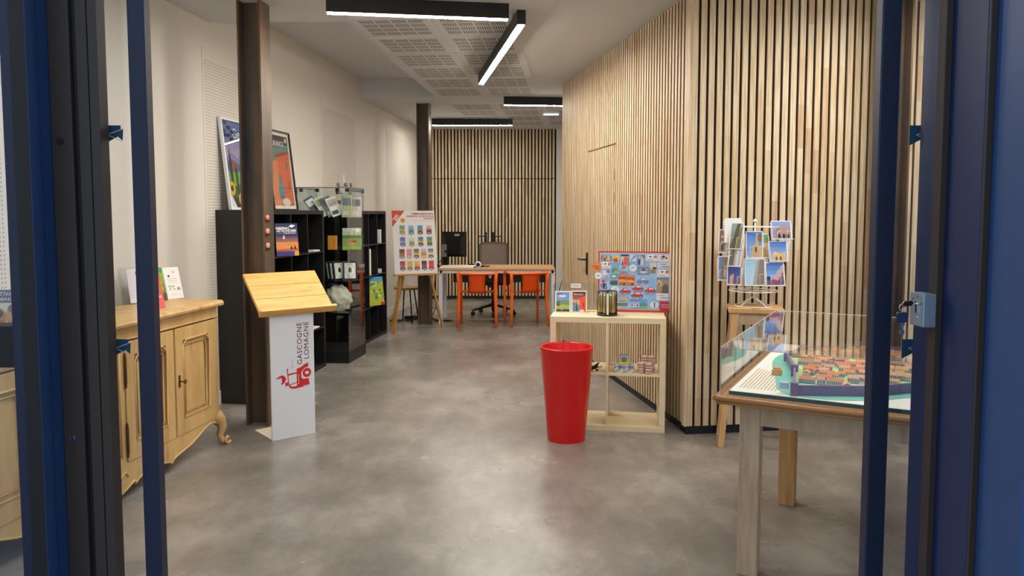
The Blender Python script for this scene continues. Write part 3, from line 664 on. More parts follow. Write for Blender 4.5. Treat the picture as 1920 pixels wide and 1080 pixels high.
nm_ = ['dark blue leaflet lying slanted in the glass case', 'pale grey leaflet in the top of the glass case', 'slate grey leaflet leaning in the top of the case', 'white leaflet leaning in the top of the glass case', 'green and beige leaflet in a clear pocket in the top of the case', 'dark leaflet behind the clear pocket in the top of the case', 'beige leaflet at the far end of the top of the case']
for k in range(7):
    x, y = ((.03, .33), (.04, .25), (.05, .20), (.06, .16), (.07, .075), (.20, .12), (.30, .06))[k]
    sh = [(rect(0, 0, 1, 1), cols[k]), (rect(.1, .55, .9, .9), cols[(k+3) % 7]), (rect(.1, .1, .7, .3), cols[(k+2) % 7])]
    o = link('leaflet', picmesh('leaflet', .105, .20 if k != 4 else .21, sh, .004), None, inn(x, y, 1.42)); rotated(o, 22 if k < 4 else 8, 40-4*k)
    if k < 4: o.rotation_euler.y = -R(28-3*k)
    o.location.z = 1.42+(.05*math.sin(abs(o.rotation_euler.y))*.0)
    tag(o, nm_[k], 'leaflet', 'leaflets in the top of the glass case')
# trinket stand on the far unit
ks = thing('keyring_stand', 'wire stand hung with small coloured keyrings on the far black shelving unit', 'display stand', at(u2, .16, .10, 1.485))
b = B(); b.lathe([(.06, 0), (.06, .008), (.004, .012)], 20); b.tube([(0, 0, 0), (0, 0, .36)], .003, 6)
for z in (.12, .22, .30):
    for a in range(5):
        t = a*1.257+z*9; b.tube([(0, 0, z), (.06*math.cos(t), .06*math.sin(t), z+.015), (.075*math.cos(t), .075*math.sin(t), z)], .0015, 5)
b.tube([(.012*math.cos(k*.7), 0, .372+.014*math.sin(k*.7)) for k in range(9)], .002, 5, closed=True)
b.obj('wire_frame', M['whitewire'], ks)
kc = ['#5c3a6a', '#c9c4cc', '#8a6a3a', '#7c8c50', '#6d7a8a', '#9c3c40', '#d8d0d4']
for z in (.12, .22, .30):
    for a in range(5):
        t = a*1.257+z*9; b = B(); r_ = .012+.004*((a*7) % 3)
        b.lathe([(.001, -.05), (r_, -.045+.004), (r_, -.012), (.002, -.004)], 8, (.072*math.cos(t), .072*math.sin(t), z)); b.obj('keyring', plain('charm', kc[(a+int(z*30)) % 7], .3), ks)

# magnets on the column
for k, (z, c_) in enumerate(((1.427, '#d9604c'), (1.335, '#dc8a74'), (1.238, '#d98874'))):
    sh = []
    m_ = thing('car_magnet', ['red round magnet, topmost of three on the steel column', 'coral magnet, middle of three on the steel column', 'coral magnet, lowest of three on the steel column'][k], 'magnet', on(col1, .161, .04, z), 0, 'small magnets on the steel column'); m_.rotation_euler.z = R(-5.5+90)
    b = B(); b.lathe([(.024, 0), (.024, .005), (.018, .009)], 16); o = b.obj('body', plain('magnet_red', c_, .4), m_); o.rotation_euler.x = R(90); o.scale = (1.2, .9, 1)
    b = B(); b.box(-.014, .012, -.011, -.009, .002, .018); b.obj('window', plain('pale_peach', '#efc8b8', .4), m_)
    for xw in (-.014, .014): b = B(); b.tube([(xw, -.008, -.02), (xw, -.012, -.02)], .009, 10); b.obj('wheel', M['blackpl'], m_)

# ---------------------------------------------------------------- lectern
lc = thing('lectern', 'white panel lectern with a slanted pine desktop and red emblem', 'lectern', (-1.538, 4.773, 0), 39.7)
b = B(); b.box(0, .296, 0, .012, 0, .812); b.obj('panel', M['lect'], lc, bevel=.001)
b = B(); b.box(-.0, .296, .012, .30, 0, .006); b.obj('foot_plate', M['cream'], lc)
b = B(); b.box(.11, .19, .012, .030, 0.006, .80); b.obj('spine', M['lect'], lc)
for bx in (.05, .23): b = B(); b.prism([(.002, .80), (.22, .985), (.22, .96), (.002, .70)], bx, bx+.012, plane='YZ'); b.obj('bracket', M['lect'], lc)
LY0, LZ0, LY1, LZ1 = -.004, .820, .272, 1.048
sl = math.atan2(LZ1-LZ0, LY1-LY0); SLN = math.hypot(LZ1-LZ0, LY1-LY0)
top = bpy.data.objects.new('desktop', None)
for k in range(3):
    b = B(); a = k*SLN/3; b.box(-.07, .43, a+.001, a+SLN/3-.001, 0, .022)
    o = b.obj('plank', M['pinetop'], lc, bevel=.0015); o.location = (0, LY0, LZ0); o.rotation_euler.x = sl
b = B(); b.box(-.075, .445, -.020, 0, -.004, .052); o = b.obj('lip', M['pinetop'], lc, bevel=.003); o.location = (0, LY0, LZ0); o.rotation_euler.x = sl
bpy.data.objects.remove(top)
# lettering reading upwards, and the emblem
def up_text(s, size, m, x, z, **k): return text(s, size, m, lc, (x, -.0008, z), rot=(R(90), R(-90), 0), **k)
up_text('GASCOGNE', .0475, M['textplum'], .211, .472, space=1.12); up_text('LOMAGNE', .0475, M['textplum'], .258, .503, space=1.14); up_text('INTO', .022, M['textpink'], .152, .452, space=1.2)
# emblem: 2CV-like car on end with a cockerel feather; local u = across (x), v = height (z)
def E(u, v): return (.0285+(u-180)/1000*.2965*1.0, .232+(1000-v)/1000*.358)
em = B(); k_ = [0]
def shape(pts, m=0):
    k_[0] += 1; em.quad([(E(u, v)[0], -.0006-.00012*k_[0], E(u, v)[1]) for u, v in pts], m)
def fitx(u): return (u-75)/(990-75)*.296
def fitz(v): return .314+(1000-v)/(1000-500)*.166
def E(u, v): return (fitx(u), fitz(v))
shape([(608, 600), (700, 575), (770, 530), (855, 500), (858, 580), (770, 605), (705, 680), (705, 780), (730, 815), (860, 820), (880, 940), (740, 975), (560, 990), (480, 975), (440, 940), (430, 880), (420, 800), (400, 575), (425, 575), (428, 680), (608, 665)])
shape([(432, 715), (605, 690), (605, 862), (450, 890), (435, 800)], 1)
shape([(460, 908), (608, 880), (608, 935), (560, 945), (490, 935)], 1)
shape(ell(825, 700, 92, 92, 24)); shape(ell(828, 702, 42, 34, 18), 1)
shape([(360, 850), (420, 835), (430, 900), (370, 920)])
shape([(175, 740), (180, 715), (200, 735), (240, 705), (300, 690), (350, 710), (385, 770), (350, 840), (290, 875), (275, 865), (300, 820), (295, 760), (270, 728), (225, 752)])
shape([(735, 965), (800, 935), (798, 945), (745, 975)], 1)
em.obj('emblem', [M['logored'], M['lect']], lc)
lt = text('EN GASCOGNE', .009, M['textwhite'], lc, (fitx(652), -.0026, fitz(905)), rot=(R(90), R(-90), 0))
b = B(); b.box(.0, .296, -.002, 0, 0, .004); b.obj('edge_strip', M['cream'], lc)

# ---------------------------------------------------------------- easel with its board
es = thing('easel', 'light wooden tripod easel carrying a white picture board', 'easel', (-1.442, 9.142, 0))
wS = lambda x, y, z: (x+1.442, y-9.142, z)
for p0, p1 in (((-1.442, 9.142, .0), (-1.335, 9.42, 1.15)), ((-.885, 9.62, 0), (-1.14, 9.50, 1.15)), ((-1.55, 9.72, 0), (-1.27, 9.53, 1.15))):
    b = B(); b.beam(wS(*p0), wS(*p1), .042, .024, w1=.04); b.obj('leg', M['easelwood'], es)
es_z = .71; ER = 22
b = B(); b.box(-.03, .56, -.03, .03, -.022, 0); o = b.obj('ledge', M['easelwood'], es, bevel=.002); o.location = wS(-1.425, 9.27, es_z); o.rotation_euler.z = R(ER)
EW, EH = .545, .79
cards = []
def cc(u0, v0, u1, v1, a, b_, d): return [(rect(u0, v0, u1, v1), a), (rect(u0, v0, u1, v0+(v1-v0)*.55), b_), (rect(u0, v0, u1, v0+(v1-v0)*.25), d)]
sb_ = [(rect(0, 0, 1, 1), '#dcdbdc'), ([(0, 1), (0, .74), (.30, 1)], '#c8402c'), (ell(.245, .845, .055, .038), '#d98838')]
pal = [('#4f8f86', '#a8a83c', '#8f7f3c'), ('#7fb0d8', '#5c8a58', '#2f6fb0'), ('#4f86c8', '#8a7a3c', '#34332c'), ('#d8b49c', '#8a3a42', '#6a3444'), ('#4a6494', '#7a96c8', '#4a506c'), ('#d8d8c8', '#96a082', '#7c8458'), ('#3f6a94', '#b8ac3a', '#2c4438'), ('#4a86a0', '#8a9a3c', '#3c4438'),
       ('#2c3c48', '#b8623a', '#8a7a4a'), ('#d8848c', '#cc8a88', '#e08ca0'), ('#5a5030', '#c8b468', '#6a5c34'), ('#a8c0c8', '#b87c4c', '#e0a23c'), ('#4c60b0', '#e0d890', '#5c6058'), ('#8a3a4c', '#d0606c', '#5c4450'), ('#d8a04c', '#c8a860', '#7c7440'), ('#e8b83c', '#e0846c', '#7c3040'), ('#382c40', '#a85c3c', '#3c4060'), ('#c8404c', '#e04c30', '#a02c30')]
rows = [(.16, .625, 4), (.16, .44, 4), (.13, .25, 5), (.13, .06, 5)]
i_ = 0; cards_q = []
for x0, v0, n in rows:
    pitch = .21 if n == 4 else .168
    for k in range(n):
        u = x0+k*pitch; cards_q.append((u, v0, u+.12, v0+.14, pal[i_])); i_ += 1
me = picmesh('board', EW, EH, sb_, .006, '#dcdbdc', PRINT_MATT)
bd = link('picture_board', me, None, on(es, *wS(-1.437, 9.255, es_z+.001))); bd.location = Vector((-1.437, 9.255, es_z+.002)); bd.rotation_euler = (-R(10), 0, R(ER)); tag(bd, 'white board of small poster pictures standing on the wooden easel', 'sign')
for u0, v0, u1, v1, (a, b_, d) in cards_q:
    me = picmesh('postcard_picture', (u1-u0)*EW, (v1-v0)*EH, [(rect(0, 0, 1, 1), [b_, b_, a, a]), ([(0, .5), (.3, .6), (.6, .48), (1, .58), (1, 0), (0, 0)], b_), ([(0, .28), (.5, .35), (1, .25), (1, 0), (0, 0)], d), (rect(.2, .1, .8, .16), '#d8d4cc')], .0008)
    link('postcard_picture', me, bd, (u0*EW, -.002, v0*EH))
    b = B(); b.quad([((u0+.05)*EW, -.0007, (v0-.02)*EH), ((u0+.07)*EW, -.0007, (v0-.02)*EH), ((u0+.07)*EW, -.0007, (v0-.008)*EH), ((u0+.05)*EW, -.0007, (v0-.008)*EH)]); b.obj('number_mark', M['textdark'], bd)
text('DEMANDEZ NOS', .036, M['textred'], bd, (EW*.97, -.001, EH*.935), 'RIGHT', bold=.001); text('DIFFERENTES CARTES POSTALES', .0245, M['textred'], bd, (EW*.98, -.001, EH*.90), 'RIGHT', bold=.0007); text('DISPONIBLES', .0225, M['textred'], bd, (EW*.97, -.001, EH*.866), 'RIGHT', bold=.0006)
t_i = text('ICI !', .042, M['textwhite'], bd, (.052, -.001, .662), rot=(R(90), R(-51), 0), bold=.0015)
text('DISPONIBLE', .016, M['textwhite'], bd, (.012, -.001, .672), rot=(R(90), R(-51), 0), bold=.0006)
b = B(); b.box(EW*.35, EW*.97, -.0009, -.0007, EH*.850, EH*.8515); b.box(EW*.52, EW*.97, -.0009, -.0007, EH*.833, EH*.836); b.obj('rule_line', M['holew'], bd)

# stool behind the easel
st = thing('stool', 'round wooden stool with thin black legs behind the easel', 'stool', (-1.41, 10.13, 0))
b = B(); b.lathe([(.15, .44), (.175, .445), (.18, .455), (.18, .468), (.175, .474)], 28); b.obj('seat', M['oak'], st)
for a in (30, 120, 210, 300):
    c_, s__ = math.cos(R(a)), math.sin(R(a)); b = B(); b.tube([(.10*c_, .10*s__, .442), (.165*c_, .165*s__, 0)], .010, 8); b.obj('leg', M['blackmet'], st)
b = B(); r_ = random.Random(4)
for k in range(4):
    pts = [(-1.62+.11*i+r_.uniform(-.05, .05), 10.2+r_.uniform(-.1, .1), max(.006, .01+(.12 if 2 < i < 5 else 0)*r_.random())) for i in range(8)]; b.tube(pts, .005, 6)
b.tube([(-1.02, 10.35, .76), (-1.06, 10.32, .5), (-1.03, 10.28, .2), (-1.10, 10.2, .02)], .005, 6)
o = b.obj('power_cable', M['blackpl'], None, smooth=True); tag(o, 'tangle of black power cables on the floor behind the stool', 'cable')
o = B(); o.box(-1.48, -1.30, 10.33, 10.40, 0, .05); o = o.obj('power_strip', M['blackpl'], None, bevel=.006); tag(o, 'black power strip on the floor behind the stool', 'power strip')

# ---------------------------------------------------------------- desk and what is on it
dk = thing('desk', 'long desk with a light wood top and white metal legs', 'desk', (-.965, 9.88, 0), 0)
DW, DD, DZ = 1.53, .72, .74
b = B(); b.box(0, DW, 0, DD, DZ-.026, DZ); b.obj('tabletop', M['deskwood'], dk, bevel=.002)
for y in (.02, DD-.06): b = B(); b.box(.02, DW-.02, y, y+.04, DZ-.066, DZ-.028); b.obj('under_frame', M['whitemet'], dk)
for x in (.0, DW-.05):
    for y in (.02, DD-.07): b = B(); b.box(x, x+.05, y, y+.05, 0, DZ-.028); b.obj('leg', M['whitemet'], dk, bevel=.002)
b = B(); b.box(.15, DW-.12, .60, .62, .50, .68); b.obj('modesty_panel', plain('dark_grey_panel', '#4a4650', .5), dk)
b = B(); b.box(.66, .69, .10, .60, .60, DZ-.03); b.obj('cable_post', M['whitemet'], dk)
# monitor seen from behind
mo = thing('monitor', 'black computer monitor seen from behind on the desk', 'monitor', (-.80, 10.26, DZ), -14)
b = B(); b.box(-.16, .19, .0, .02, .13, .47); b.obj('screen', M['blackpl'], mo, bevel=.004)
b = B()
v0 = [(-.155, 0, .135), (.185, 0, .135), (.185, 0, .465), (-.155, 0, .465)]; v1 = [(-.09, -.04, .17), (.12, -.04, .17), (.12, -.04, .37), (-.09, -.04, .37)]
A_ = [b.bm.verts.new(p) for p in v0]; C_ = [b.bm.verts.new(p) for p in v1]; b.bm.faces.new(C_)
for k in range(4): b.bm.faces.new((A_[k], A_[(k+1) % 4], C_[(k+1) % 4], C_[k]))
b.obj('back_cover', M['blackpl'], mo)
b = B(); b.beam((-.10, -.03, .0), (-.10, -.03, .22), .07, .02); b.box(-.19, .08, -.10, .10, 0, .012); b.beam((-.10, -.045, .2), (0, -.04, .25), .05, .02); b.obj('stand', M['blackpl'], mo)
b = B(); b.box(.03, .10, -.022, -.0195, .405, .44); o = b.obj('sticker', M['holew'], mo)
b = B(); b.box(-.145, -.075, -.052, -.044, .13, .30); b.obj('adapter', plain('grey_plastic', '#7d7a78', .5), mo)
b = B(); b.tube([(-.12, -.03, .12), (-.2, 0, .05), (-.23, .0, .0), (-.24, -.05, -.1)], .006, 6); b.obj('cable', M['blackpl'], mo)
b = B(); b.box(0, .44, 0, .16, 0, .02); b.box(.03, .47, .02, .17, .02, .028); o = b.obj('document_pile', M['paper'], None, bevel=.002); o.location = (-.945, 9.92, DZ); tag(o, 'flat pile of white papers along the front edge of the desk', 'papers')
b = B(); b.box(0, .46, 0, .14, 0, .018); o = b.obj('keyboard', M['blackpl'], None, bevel=.003); o.location = (-.84, 10.28+.06, DZ); o.rotation_euler.z = R(-4); o.location.y = 10.13; tag(o, 'black keyboard lying on the desk in front of the monitor', 'keyboard')
b = B(); b.box(0, .08, 0, .05, 0, .035); o = b.obj('stapler', M['blackpl'], None, bevel=.01); o.location = (-.59, 10.22, DZ); tag(o, 'small black stapler on the desk behind the papers', 'stapler')
wc = thing('desk_clock', 'small round white gadget with a dark face on the desk', 'gadget', (-.447, 9.96, DZ))
b = B(); b.lathe([(.004, -.022), (.03, -.02), (.043, -.006), (.043, .008), (.034, .018), (.004, .02)], 24); o = b.obj('body', M['whitemet'], wc, smooth=True); o.rotation_euler.x = R(82); o.location.z = .043
b = B(); b.lathe([(.027, 0), (.027, .003)], 20); o = b.obj('face', plain('navy_face', '#1a2340', .3), wc); o.rotation_euler.x = R(90); o.location = (0, -.0195, .043)
b = B(); b.box(0, .12, 0, .06, 0, .012); o = b.obj('phone', M['blackpl'], None, bevel=.003); o.location = (-.42, 10.14, DZ); tag(o, 'black phone lying on the desk beside the round gadget', 'phone')

# office chair
oc = thing('office_chair', 'office chair with grey back, red seat and black star base behind the desk', 'chair', (-.27, 10.86, 0))
b = B()
rows_ = []
for iz in range(9):
    z = .62+.42*iz/8; wz = .215 if iz < 8 else .20
    rows_.append([b.bm.verts.new((wz*(2*ix/8-1), .23+.03*math.sin(iz/8*2)-.05*(2*ix/8-1)**2, z-(.02*abs(2*ix/8-1)**4 if iz == 8 else 0))) for ix in range(9)])
for iz in range(8):
    for ix in range(8): b.bm.faces.new((rows_[iz][ix], rows_[iz][ix+1], rows_[iz+1][ix+1], rows_[iz+1][ix]))
bmesh.ops.solidify(b.bm, geom=list(b.bm.faces), thickness=.045)
b.obj('backrest', M['greyfab'], oc, smooth=True)
b = B(); b.box(-.24, .24, -.22, .22, .44, .52); b.obj('seat', M['redfab'], oc, bevel=.025, smooth=True)
b = B(); b.tube([(0, 0, .07), (0, 0, .44)], [.028, .022], 12); b.box(-.08, .08, -.10, .10, .40, .44); b.obj('gas_lift', M['blackpl'], oc)
b = B(); b.beam((0, .15, .44), (0, .26, .66), .06, .02); b.obj('back_support', M['blackpl'], oc)
for a in (200, 272, 344, 56, 128):
    c_, s__ = math.cos(R(a)), math.sin(R(a)); b = B(); b.beam((0, 0, .15), (.31*c_, .31*s__, .075), .05, .04, w1=.035, h1=.02); sp = b.obj('base_spoke', M['blackpl'], oc)
    b = B(); n = Vector((-s__, c_, 0))*.022; p = Vector((.31*c_, .31*s__, .03)); b.tube([p-n, p+n], .029, 14); b.tube([p+Vector((0, 0, .02)), p+Vector((0, 0, .06))], .008, 8); b.obj('caster', M['blackpl'], sp)
# orange armchairs
def arm_chair(loc, rz, label):
    o = thing('armchair', label, 'chair', loc, rz, 'orange plastic chairs at the desk'); m = M['orange']; W = .247
    # back legs (towards the room) run straight up into the rail; front legs rise to the arms
    for s in (-1, 1):
        b = B(); b.tube([(s*W, 0, 0), (s*(W-.006), .012, .22), (s*(W-.015), .03, .45), (s*(W-.01), .02, .60), (s*(W-.004), .01, .69)], [.016, .021, .024, .022, .02], 10); b.obj('leg', m, o)
        b = B(); b.tube([(s*(W-.02), .40, 0), (s*(W-.02), .395, .3), (s*(W-.015), .385, .55), (s*(W-.01), .37, .67), (s*W, .33, .69)], [.015, .019, .021, .021, .018], 10); b.obj('leg', m, o)
    pts = [(-W, .34, .69)]+[(-W*math.cos(R(a))*1.0, .03-.055*math.sin(R(a)), .69) for a in range(0, 181, 15)]+[(W, .34, .69)]
    b = B(); b.tube(pts, .019, 10, flat=.75); b.obj('rail', m, o)
    b = B()
    rws = []
    for k in range(7):
        z = .44+.25*k/6; w = .115-.012*math.sin(math.pi*k/6)
        rws.append([b.bm.verts.new((w*(2*i/6-1), -.018+.03*(1-k/6)+.008*(2*i/6-1)**2, z)) for i in range(7)])
    for k in range(6):
        for i in range(6): b.bm.faces.new((rws[k][i], rws[k][i+1], rws[k+1][i+1], rws[k+1][i]))
    bmesh.ops.solidify(b.bm, geom=list(b.bm.faces), thickness=.012); b.obj('backrest', m, o, smooth=True)
    b = B(); rws = []
    for k in range(8):
        y = .005+.41*k/7
        rws.append([b.bm.verts.new(((W-.012)*(2*i/8-1), y, .452-.018*(1-(2*i/8-1)**2)-(.02*(k == 7))+(.012 if k == 0 else 0))) for i in range(9)])
    for k in range(7):
        for i in range(8): b.bm.faces.new((rws[k][i], rws[k][i+1], rws[k+1][i+1], rws[k+1][i]))
    bmesh.ops.solidify(b.bm, geom=list(b.bm.faces), thickness=.02); b.obj('seat', m, o, smooth=True)
    return o
arm_chair((-.445, 9.59, 0), 0, 'orange plastic armchair pushed square to the desk, nearer the monitor')
arm_chair((.23, 9.655, 0), 15.5, 'orange plastic armchair turned at an angle at the right half of the desk'.replace('right half', 'open end'))

# ---------------------------------------------------------------- red bin
b = B(); b.lathe([(.122, 0), (.171, .595), (.173, .60), (.171, .606), (.158, .606), (.155, .60), (.112, .02), (.001, .02)], 64, cap=False); b.lathe([(.001, 0), (.122, 0)], 64, cap=False)
o = b.obj('planter', M['red'], None, smooth=False); o.location = (.352, 4.83, 0); tag(o, 'tall tapered glossy red planter standing empty on the concrete floor', 'planter')
for f in o.data.polygons: f.use_smooth = True

# ---------------------------------------------------------------- birch cube shelf
KW, KH, KD = .765, .768, .375
kx = thing('cube_shelf', 'open pale birch shelf of four cubes behind the red planter', 'shelf', (.257, 5.055, 0), -8.5)
t = .038
for nm, bx in (('side_panel', (0, t, 0, KD, 0, KH)), ('side_panel', (KW-t, KW, 0, KD, 0, KH)), ('top_panel', (t, KW-t, 0, KD, KH-t, KH)), ('bottom_panel', (t, KW-t, 0, KD, 0, t)), ('divider', (KW/2-.008, KW/2+.008, .002, KD-.002, t, KH-t)), ('shelf', (t, KW/2-.008, .002, KD-.002, KH/2-.008, KH/2+.008)), ('shelf', (KW/2+.008, KW-t, .002, KD-.002, KH/2-.008, KH/2+.008))):
    b = B(); b.box(*bx); b.obj(nm, M['birch'], kx, bevel=.0008)
K = lambda x, y, z: on(kx, x, y, z)
KS = KH/2+.0085
def kbox(name, x, y, z, w, d, h, m, label, cat, group=None, rz=0):
    b = B(); b.box(0, w, 0, d, 0, h); o = b.obj(name, m, None, bevel=.0015); o.location = K(x, y, z); o.rotation_euler.z = R(-8.5+rz); tag(o, label, cat, group); return o
soap = NT('printed_wrapper'); f_ = soap.noise(40, (1, 1, 1), 2); soap.l(soap.ramp(f_, [(.38, '#3f5a8c'), (.5, '#b9c2c4'), (.62, '#d8cfae')]), soap.p.inputs['Base Color']); soap.p.inputs['Roughness'].default_value = .35
for k, (x, z, lb) in enumerate(((.43, KS, 'lower soap box next to the shelf divider'), (.497, KS, 'lower soap box nearer the macaron shaped tins'))):
    kbox('soap_box', x, .03, z, .062, .045, .056, soap.m, 'blue and silver wrapped '+lb, 'box', 'wrapped boxes in the birch shelf')
sb2 = thing('soap_box', 'yellow and blue box with a flower picture on top of the other two boxes', 'box', K(.462, .035, KS+.057), -8.5, 'wrapped boxes in the birch shelf')
b = B(); b.box(0, .064, 0, .042, 0, .062); b.obj('carton', plain('blue_carton', '#5d7c9c', .4), sb2, bevel=.001)
link('printed_front', picmesh('printed_front', .062, .060, [(rect(0, 0, 1, 1), ['#d8cf4a', '#d8cf4a', '#8fa8b8', '#7c98b0']), (ell(.5, .5, .3, .3), '#5f7a4a'), (ell(.5, .52, .16, .16), '#b06a3c'), (rect(0, 0, 1, .18), '#e0d85a')], .0005), sb2, (.001, -.0006, .001))
mac = plain('pale_pink_tin', '#e2c4b4', .45, var=.03)
mb = B(); mb.lathe([(.012, 0), (.022, .003), (.0245, .010), (.022, .0135)], 20); mb.lathe([(.021, .0135), (.0235, .016), (.0235, .020), (.021, .0225)], 20, m=1); mb.lathe([(.022, .0225), (.0245, .027), (.022, .033), (.012, .036)], 20); mme = mb.mesh('macaron_tin', [mac, plain('tin_band', '#b89488', .5)])
n = 0
for x, y, cnt, w in ((.605, .05, 2, 'the front stack beside the wrapped boxes'), (.655, .03, 2, 'the front stack under the taller one'), (.63, .10, 3, 'the rear stack'), (.675, .095, 3, 'the stack nearest the side panel')):
    for k in range(cnt):
        o = link('macaron_tin', mme, None, K(x, y, KS+k*.037)); tag(o, 'pale pink macaron shaped tin, '+['bottom', 'second' if cnt == 3 else 'top', 'top'][k]+' of '+w, 'tin', 'macaron shaped tins in the birch shelf')
# dark gadget in the left cell
gd = thing('key_bundle', 'dark and silver keyring bundle on the birch shelf beside the red planter', 'keyring', K(.27, .06, KS), 20)
b = B(); b.tube([(0, 0, .008), (.03, .01, .03), (.06, .0, .05), (.045, .02, .012)], .006, 8); b.box(.0, .05, -.015, .005, 0, .035); b.obj('strap', M['blackpl'], gd); b = B(); b.tube([(.02, -.01, .01), (.075, -.02, .03)], .006, 8); b.lathe([(.012, 0), (.014, .012), (.004, .018)], 12, (.01, -.03, 0)); b.obj('charm', M['chrome'], gd)

# on top of the birch shelf
TT = KH+.0006
def kcard(name, x, y, w, h, shapes, lean, rz, label, cat, border=.008, t=.003, group=None):
    o = link(name, picmesh(name, w, h, shapes, t, '#efeae4', None, border), None, K(x, y, TT)); o.rotation_euler = (-R(lean), 0, R(rz)); tag(o, label, cat, group); return o
sh = [(rect(0, 0, 1, 1), ['#8fb0dc', '#8fb0dc', '#6f93d0', '#7fa2dc']), (ell(.45, .80, .3, .06), '#e4e8f0'), ([(0, .55), (.4, .6), (1, .56), (1, .3), (0, .3)], '#8a80b0'), ([(0, .48), (.5, .52), (1, .5), (1, 0), (0, 0)], '#6f9a58'), ([(0, .30), (.6, .38), (1, .3), (1, .1), (0, .1)], '#a3b85c'), ([(.05, .3), (.09, .66), (.13, .3)], '#23402c'), ([(.17, .28), (.21, .68), (.25, .28)], '#23402c'), (rect(0, 0, 1, .12), '#3b4254')]+sunf(.15, .18, .08)+sunf(.42, .12, .08)
o1 = kcard('postcard', .015, .19, .108, .152, sh, 12, -4, 'white bordered postcard of green hills and sunflowers on the birch shelf', 'postcard')
text('Gers', .02, M['textdark'], o1, (.012, -.005, .126))
sh = [(rect(0, 0, 1, 1), '#d8a48c'), (rect(0, .6, 1, 1), ['#b06a54', '#b06a54', '#4a2018', '#4a2018']), ([(.55, 0), (.55, .7), (1, .8), (1, 0)], '#e8562c'), ([(0, 0), (0, .5), (.35, .4), (.55, .3), (.55, 0)], '#6f8a9c'), ([(.25, .05), (.3, .62), (.36, .05)], '#2c3c3c'), ([(.78, .2), (.9, .22), (.9, .45), (.78, .42)], '#b03a24'), (ell(.7, .05, .2, .05), '#e6dcd4')]
o2 = kcard('postcard', .128, .20, .108, .155, sh, 12, -2, 'white bordered postcard of a red orange building on the birch shelf', 'postcard')
text('Fleurance', .017, M['textwhite'], o2, (.016, -.005, .124))
ab = thing('acrylic_stand', 'clear acrylic display stand with a small white tag behind the two postcards', 'display stand', K(.0, .30, TT), -8.5)
b = B(); b.box(0, .30, 0, .003, 0, .20); b.box(0, .30, -.06, 0, 0, .003); b.box(0, .003, -.06, 0, 0, .19); b.obj('panel', M['acryl'], ab)
b = B(); b.box(.115, .188, -.0035, -.0015, .165, .195); b.obj('tag', M['paper'], ab)
text('Carte magnet', .009, M['textdark'], ab, (.122, -.0042, .178))
b = B(); b.tube([(.03, -.02, .13), (.045, -.02, .18), (.055, -.02, .215)], .003, 6); b.obj('clip', M['blackpl'], ab)
# rotating stand with gold tubes
rk = thing('rotating_rack', 'black wire rotating rack of gold tubes on the birch shelf', 'display stand', K(.377, .115, TT), 0)
b = B(); b.lathe([(.068, 0), (.072, .006), (.068, .013), (.01, .016)], 32); b.obj('base', M['blackpl'], rk)
b = B()
for k in range(6):
    a = k*math.pi/3+.2; cx, cy = .042*math.cos(a), .042*math.sin(a)
    for q in range(3):
        aa = a+(q-1)*.9; x, y = cx+.027*math.cos(aa), cy+.027*math.sin(aa); b.tube([(x, y, .012), (x, y, .165)], .0018, 5)
    for z in (.02, .165): b.tube([(cx+.027*math.cos(v), cy+.027*math.sin(v), z) for v in [j*.524 for j in range(12)]], .0018, 5, closed=True)
b.tube([(0, 0, .01), (0, 0, .172)], .005, 8); b.obj('wire_frame', M['blackmet'], rk)
for k in range(6):
    a = k*math.pi/3+.2; b = B(); b.lathe([(.021, .0145), (.0225, .018), (.0225, .138), (.020, .143)], 20, (.042*math.cos(a), .042*math.sin(a), 0)); o = b.obj('gold_tube', M['gold'], None); o.location = rk.location
    tag(o, 'gold cylindrical tube standing in the black rotating rack', 'tube', 'gold tubes in the rotating rack')
b = B(); b.box(-.012, .0, -.075, -.071, .012, .155); o = b.obj('price_strip', M['paper'], rk)

# magnet board: a thin red panel leaning against the wall
MBW, MBH = .50, .425
mbd = thing('magnet_board', 'red framed light blue magnet board standing at the back of the birch shelf', 'board', K(.305, .31, TT), 0); mbd.rotation_euler = (-R(5), 0, R(-9.5))
b = B(); b.box(0, MBW, 0, .012, 0, MBH); b.obj('panel', plain('red_panel', '#cf3a36', .4), mbd, bevel=.001)
pz = NT('pale_blue_print'); pn = pz.noise(14, (1, 1, 1), 3); pz.l(pz.ramp(pn, [(.35, '#7fb0e0'), (.65, '#a5c8ea')]), pz.p.inputs['Base Color']); pz.p.inputs['Roughness'].default_value = .3
b = B(); b.box(.014, MBW-.004, -.0016, -.0002, .018, MBH-.014); b.obj('blue_field', pz.m, mbd)
b = B(); b.box(.012, MBW-.002, -.0006, -.0001, .016, MBH-.012); b.obj('white_margin', M['paper'], mbd)
def BX(u): return (u-150)/(1210-150)*MBW
def BZ(v): return (985-v)/(985-103)*MBH
GM = 'magnets on the red framed board'
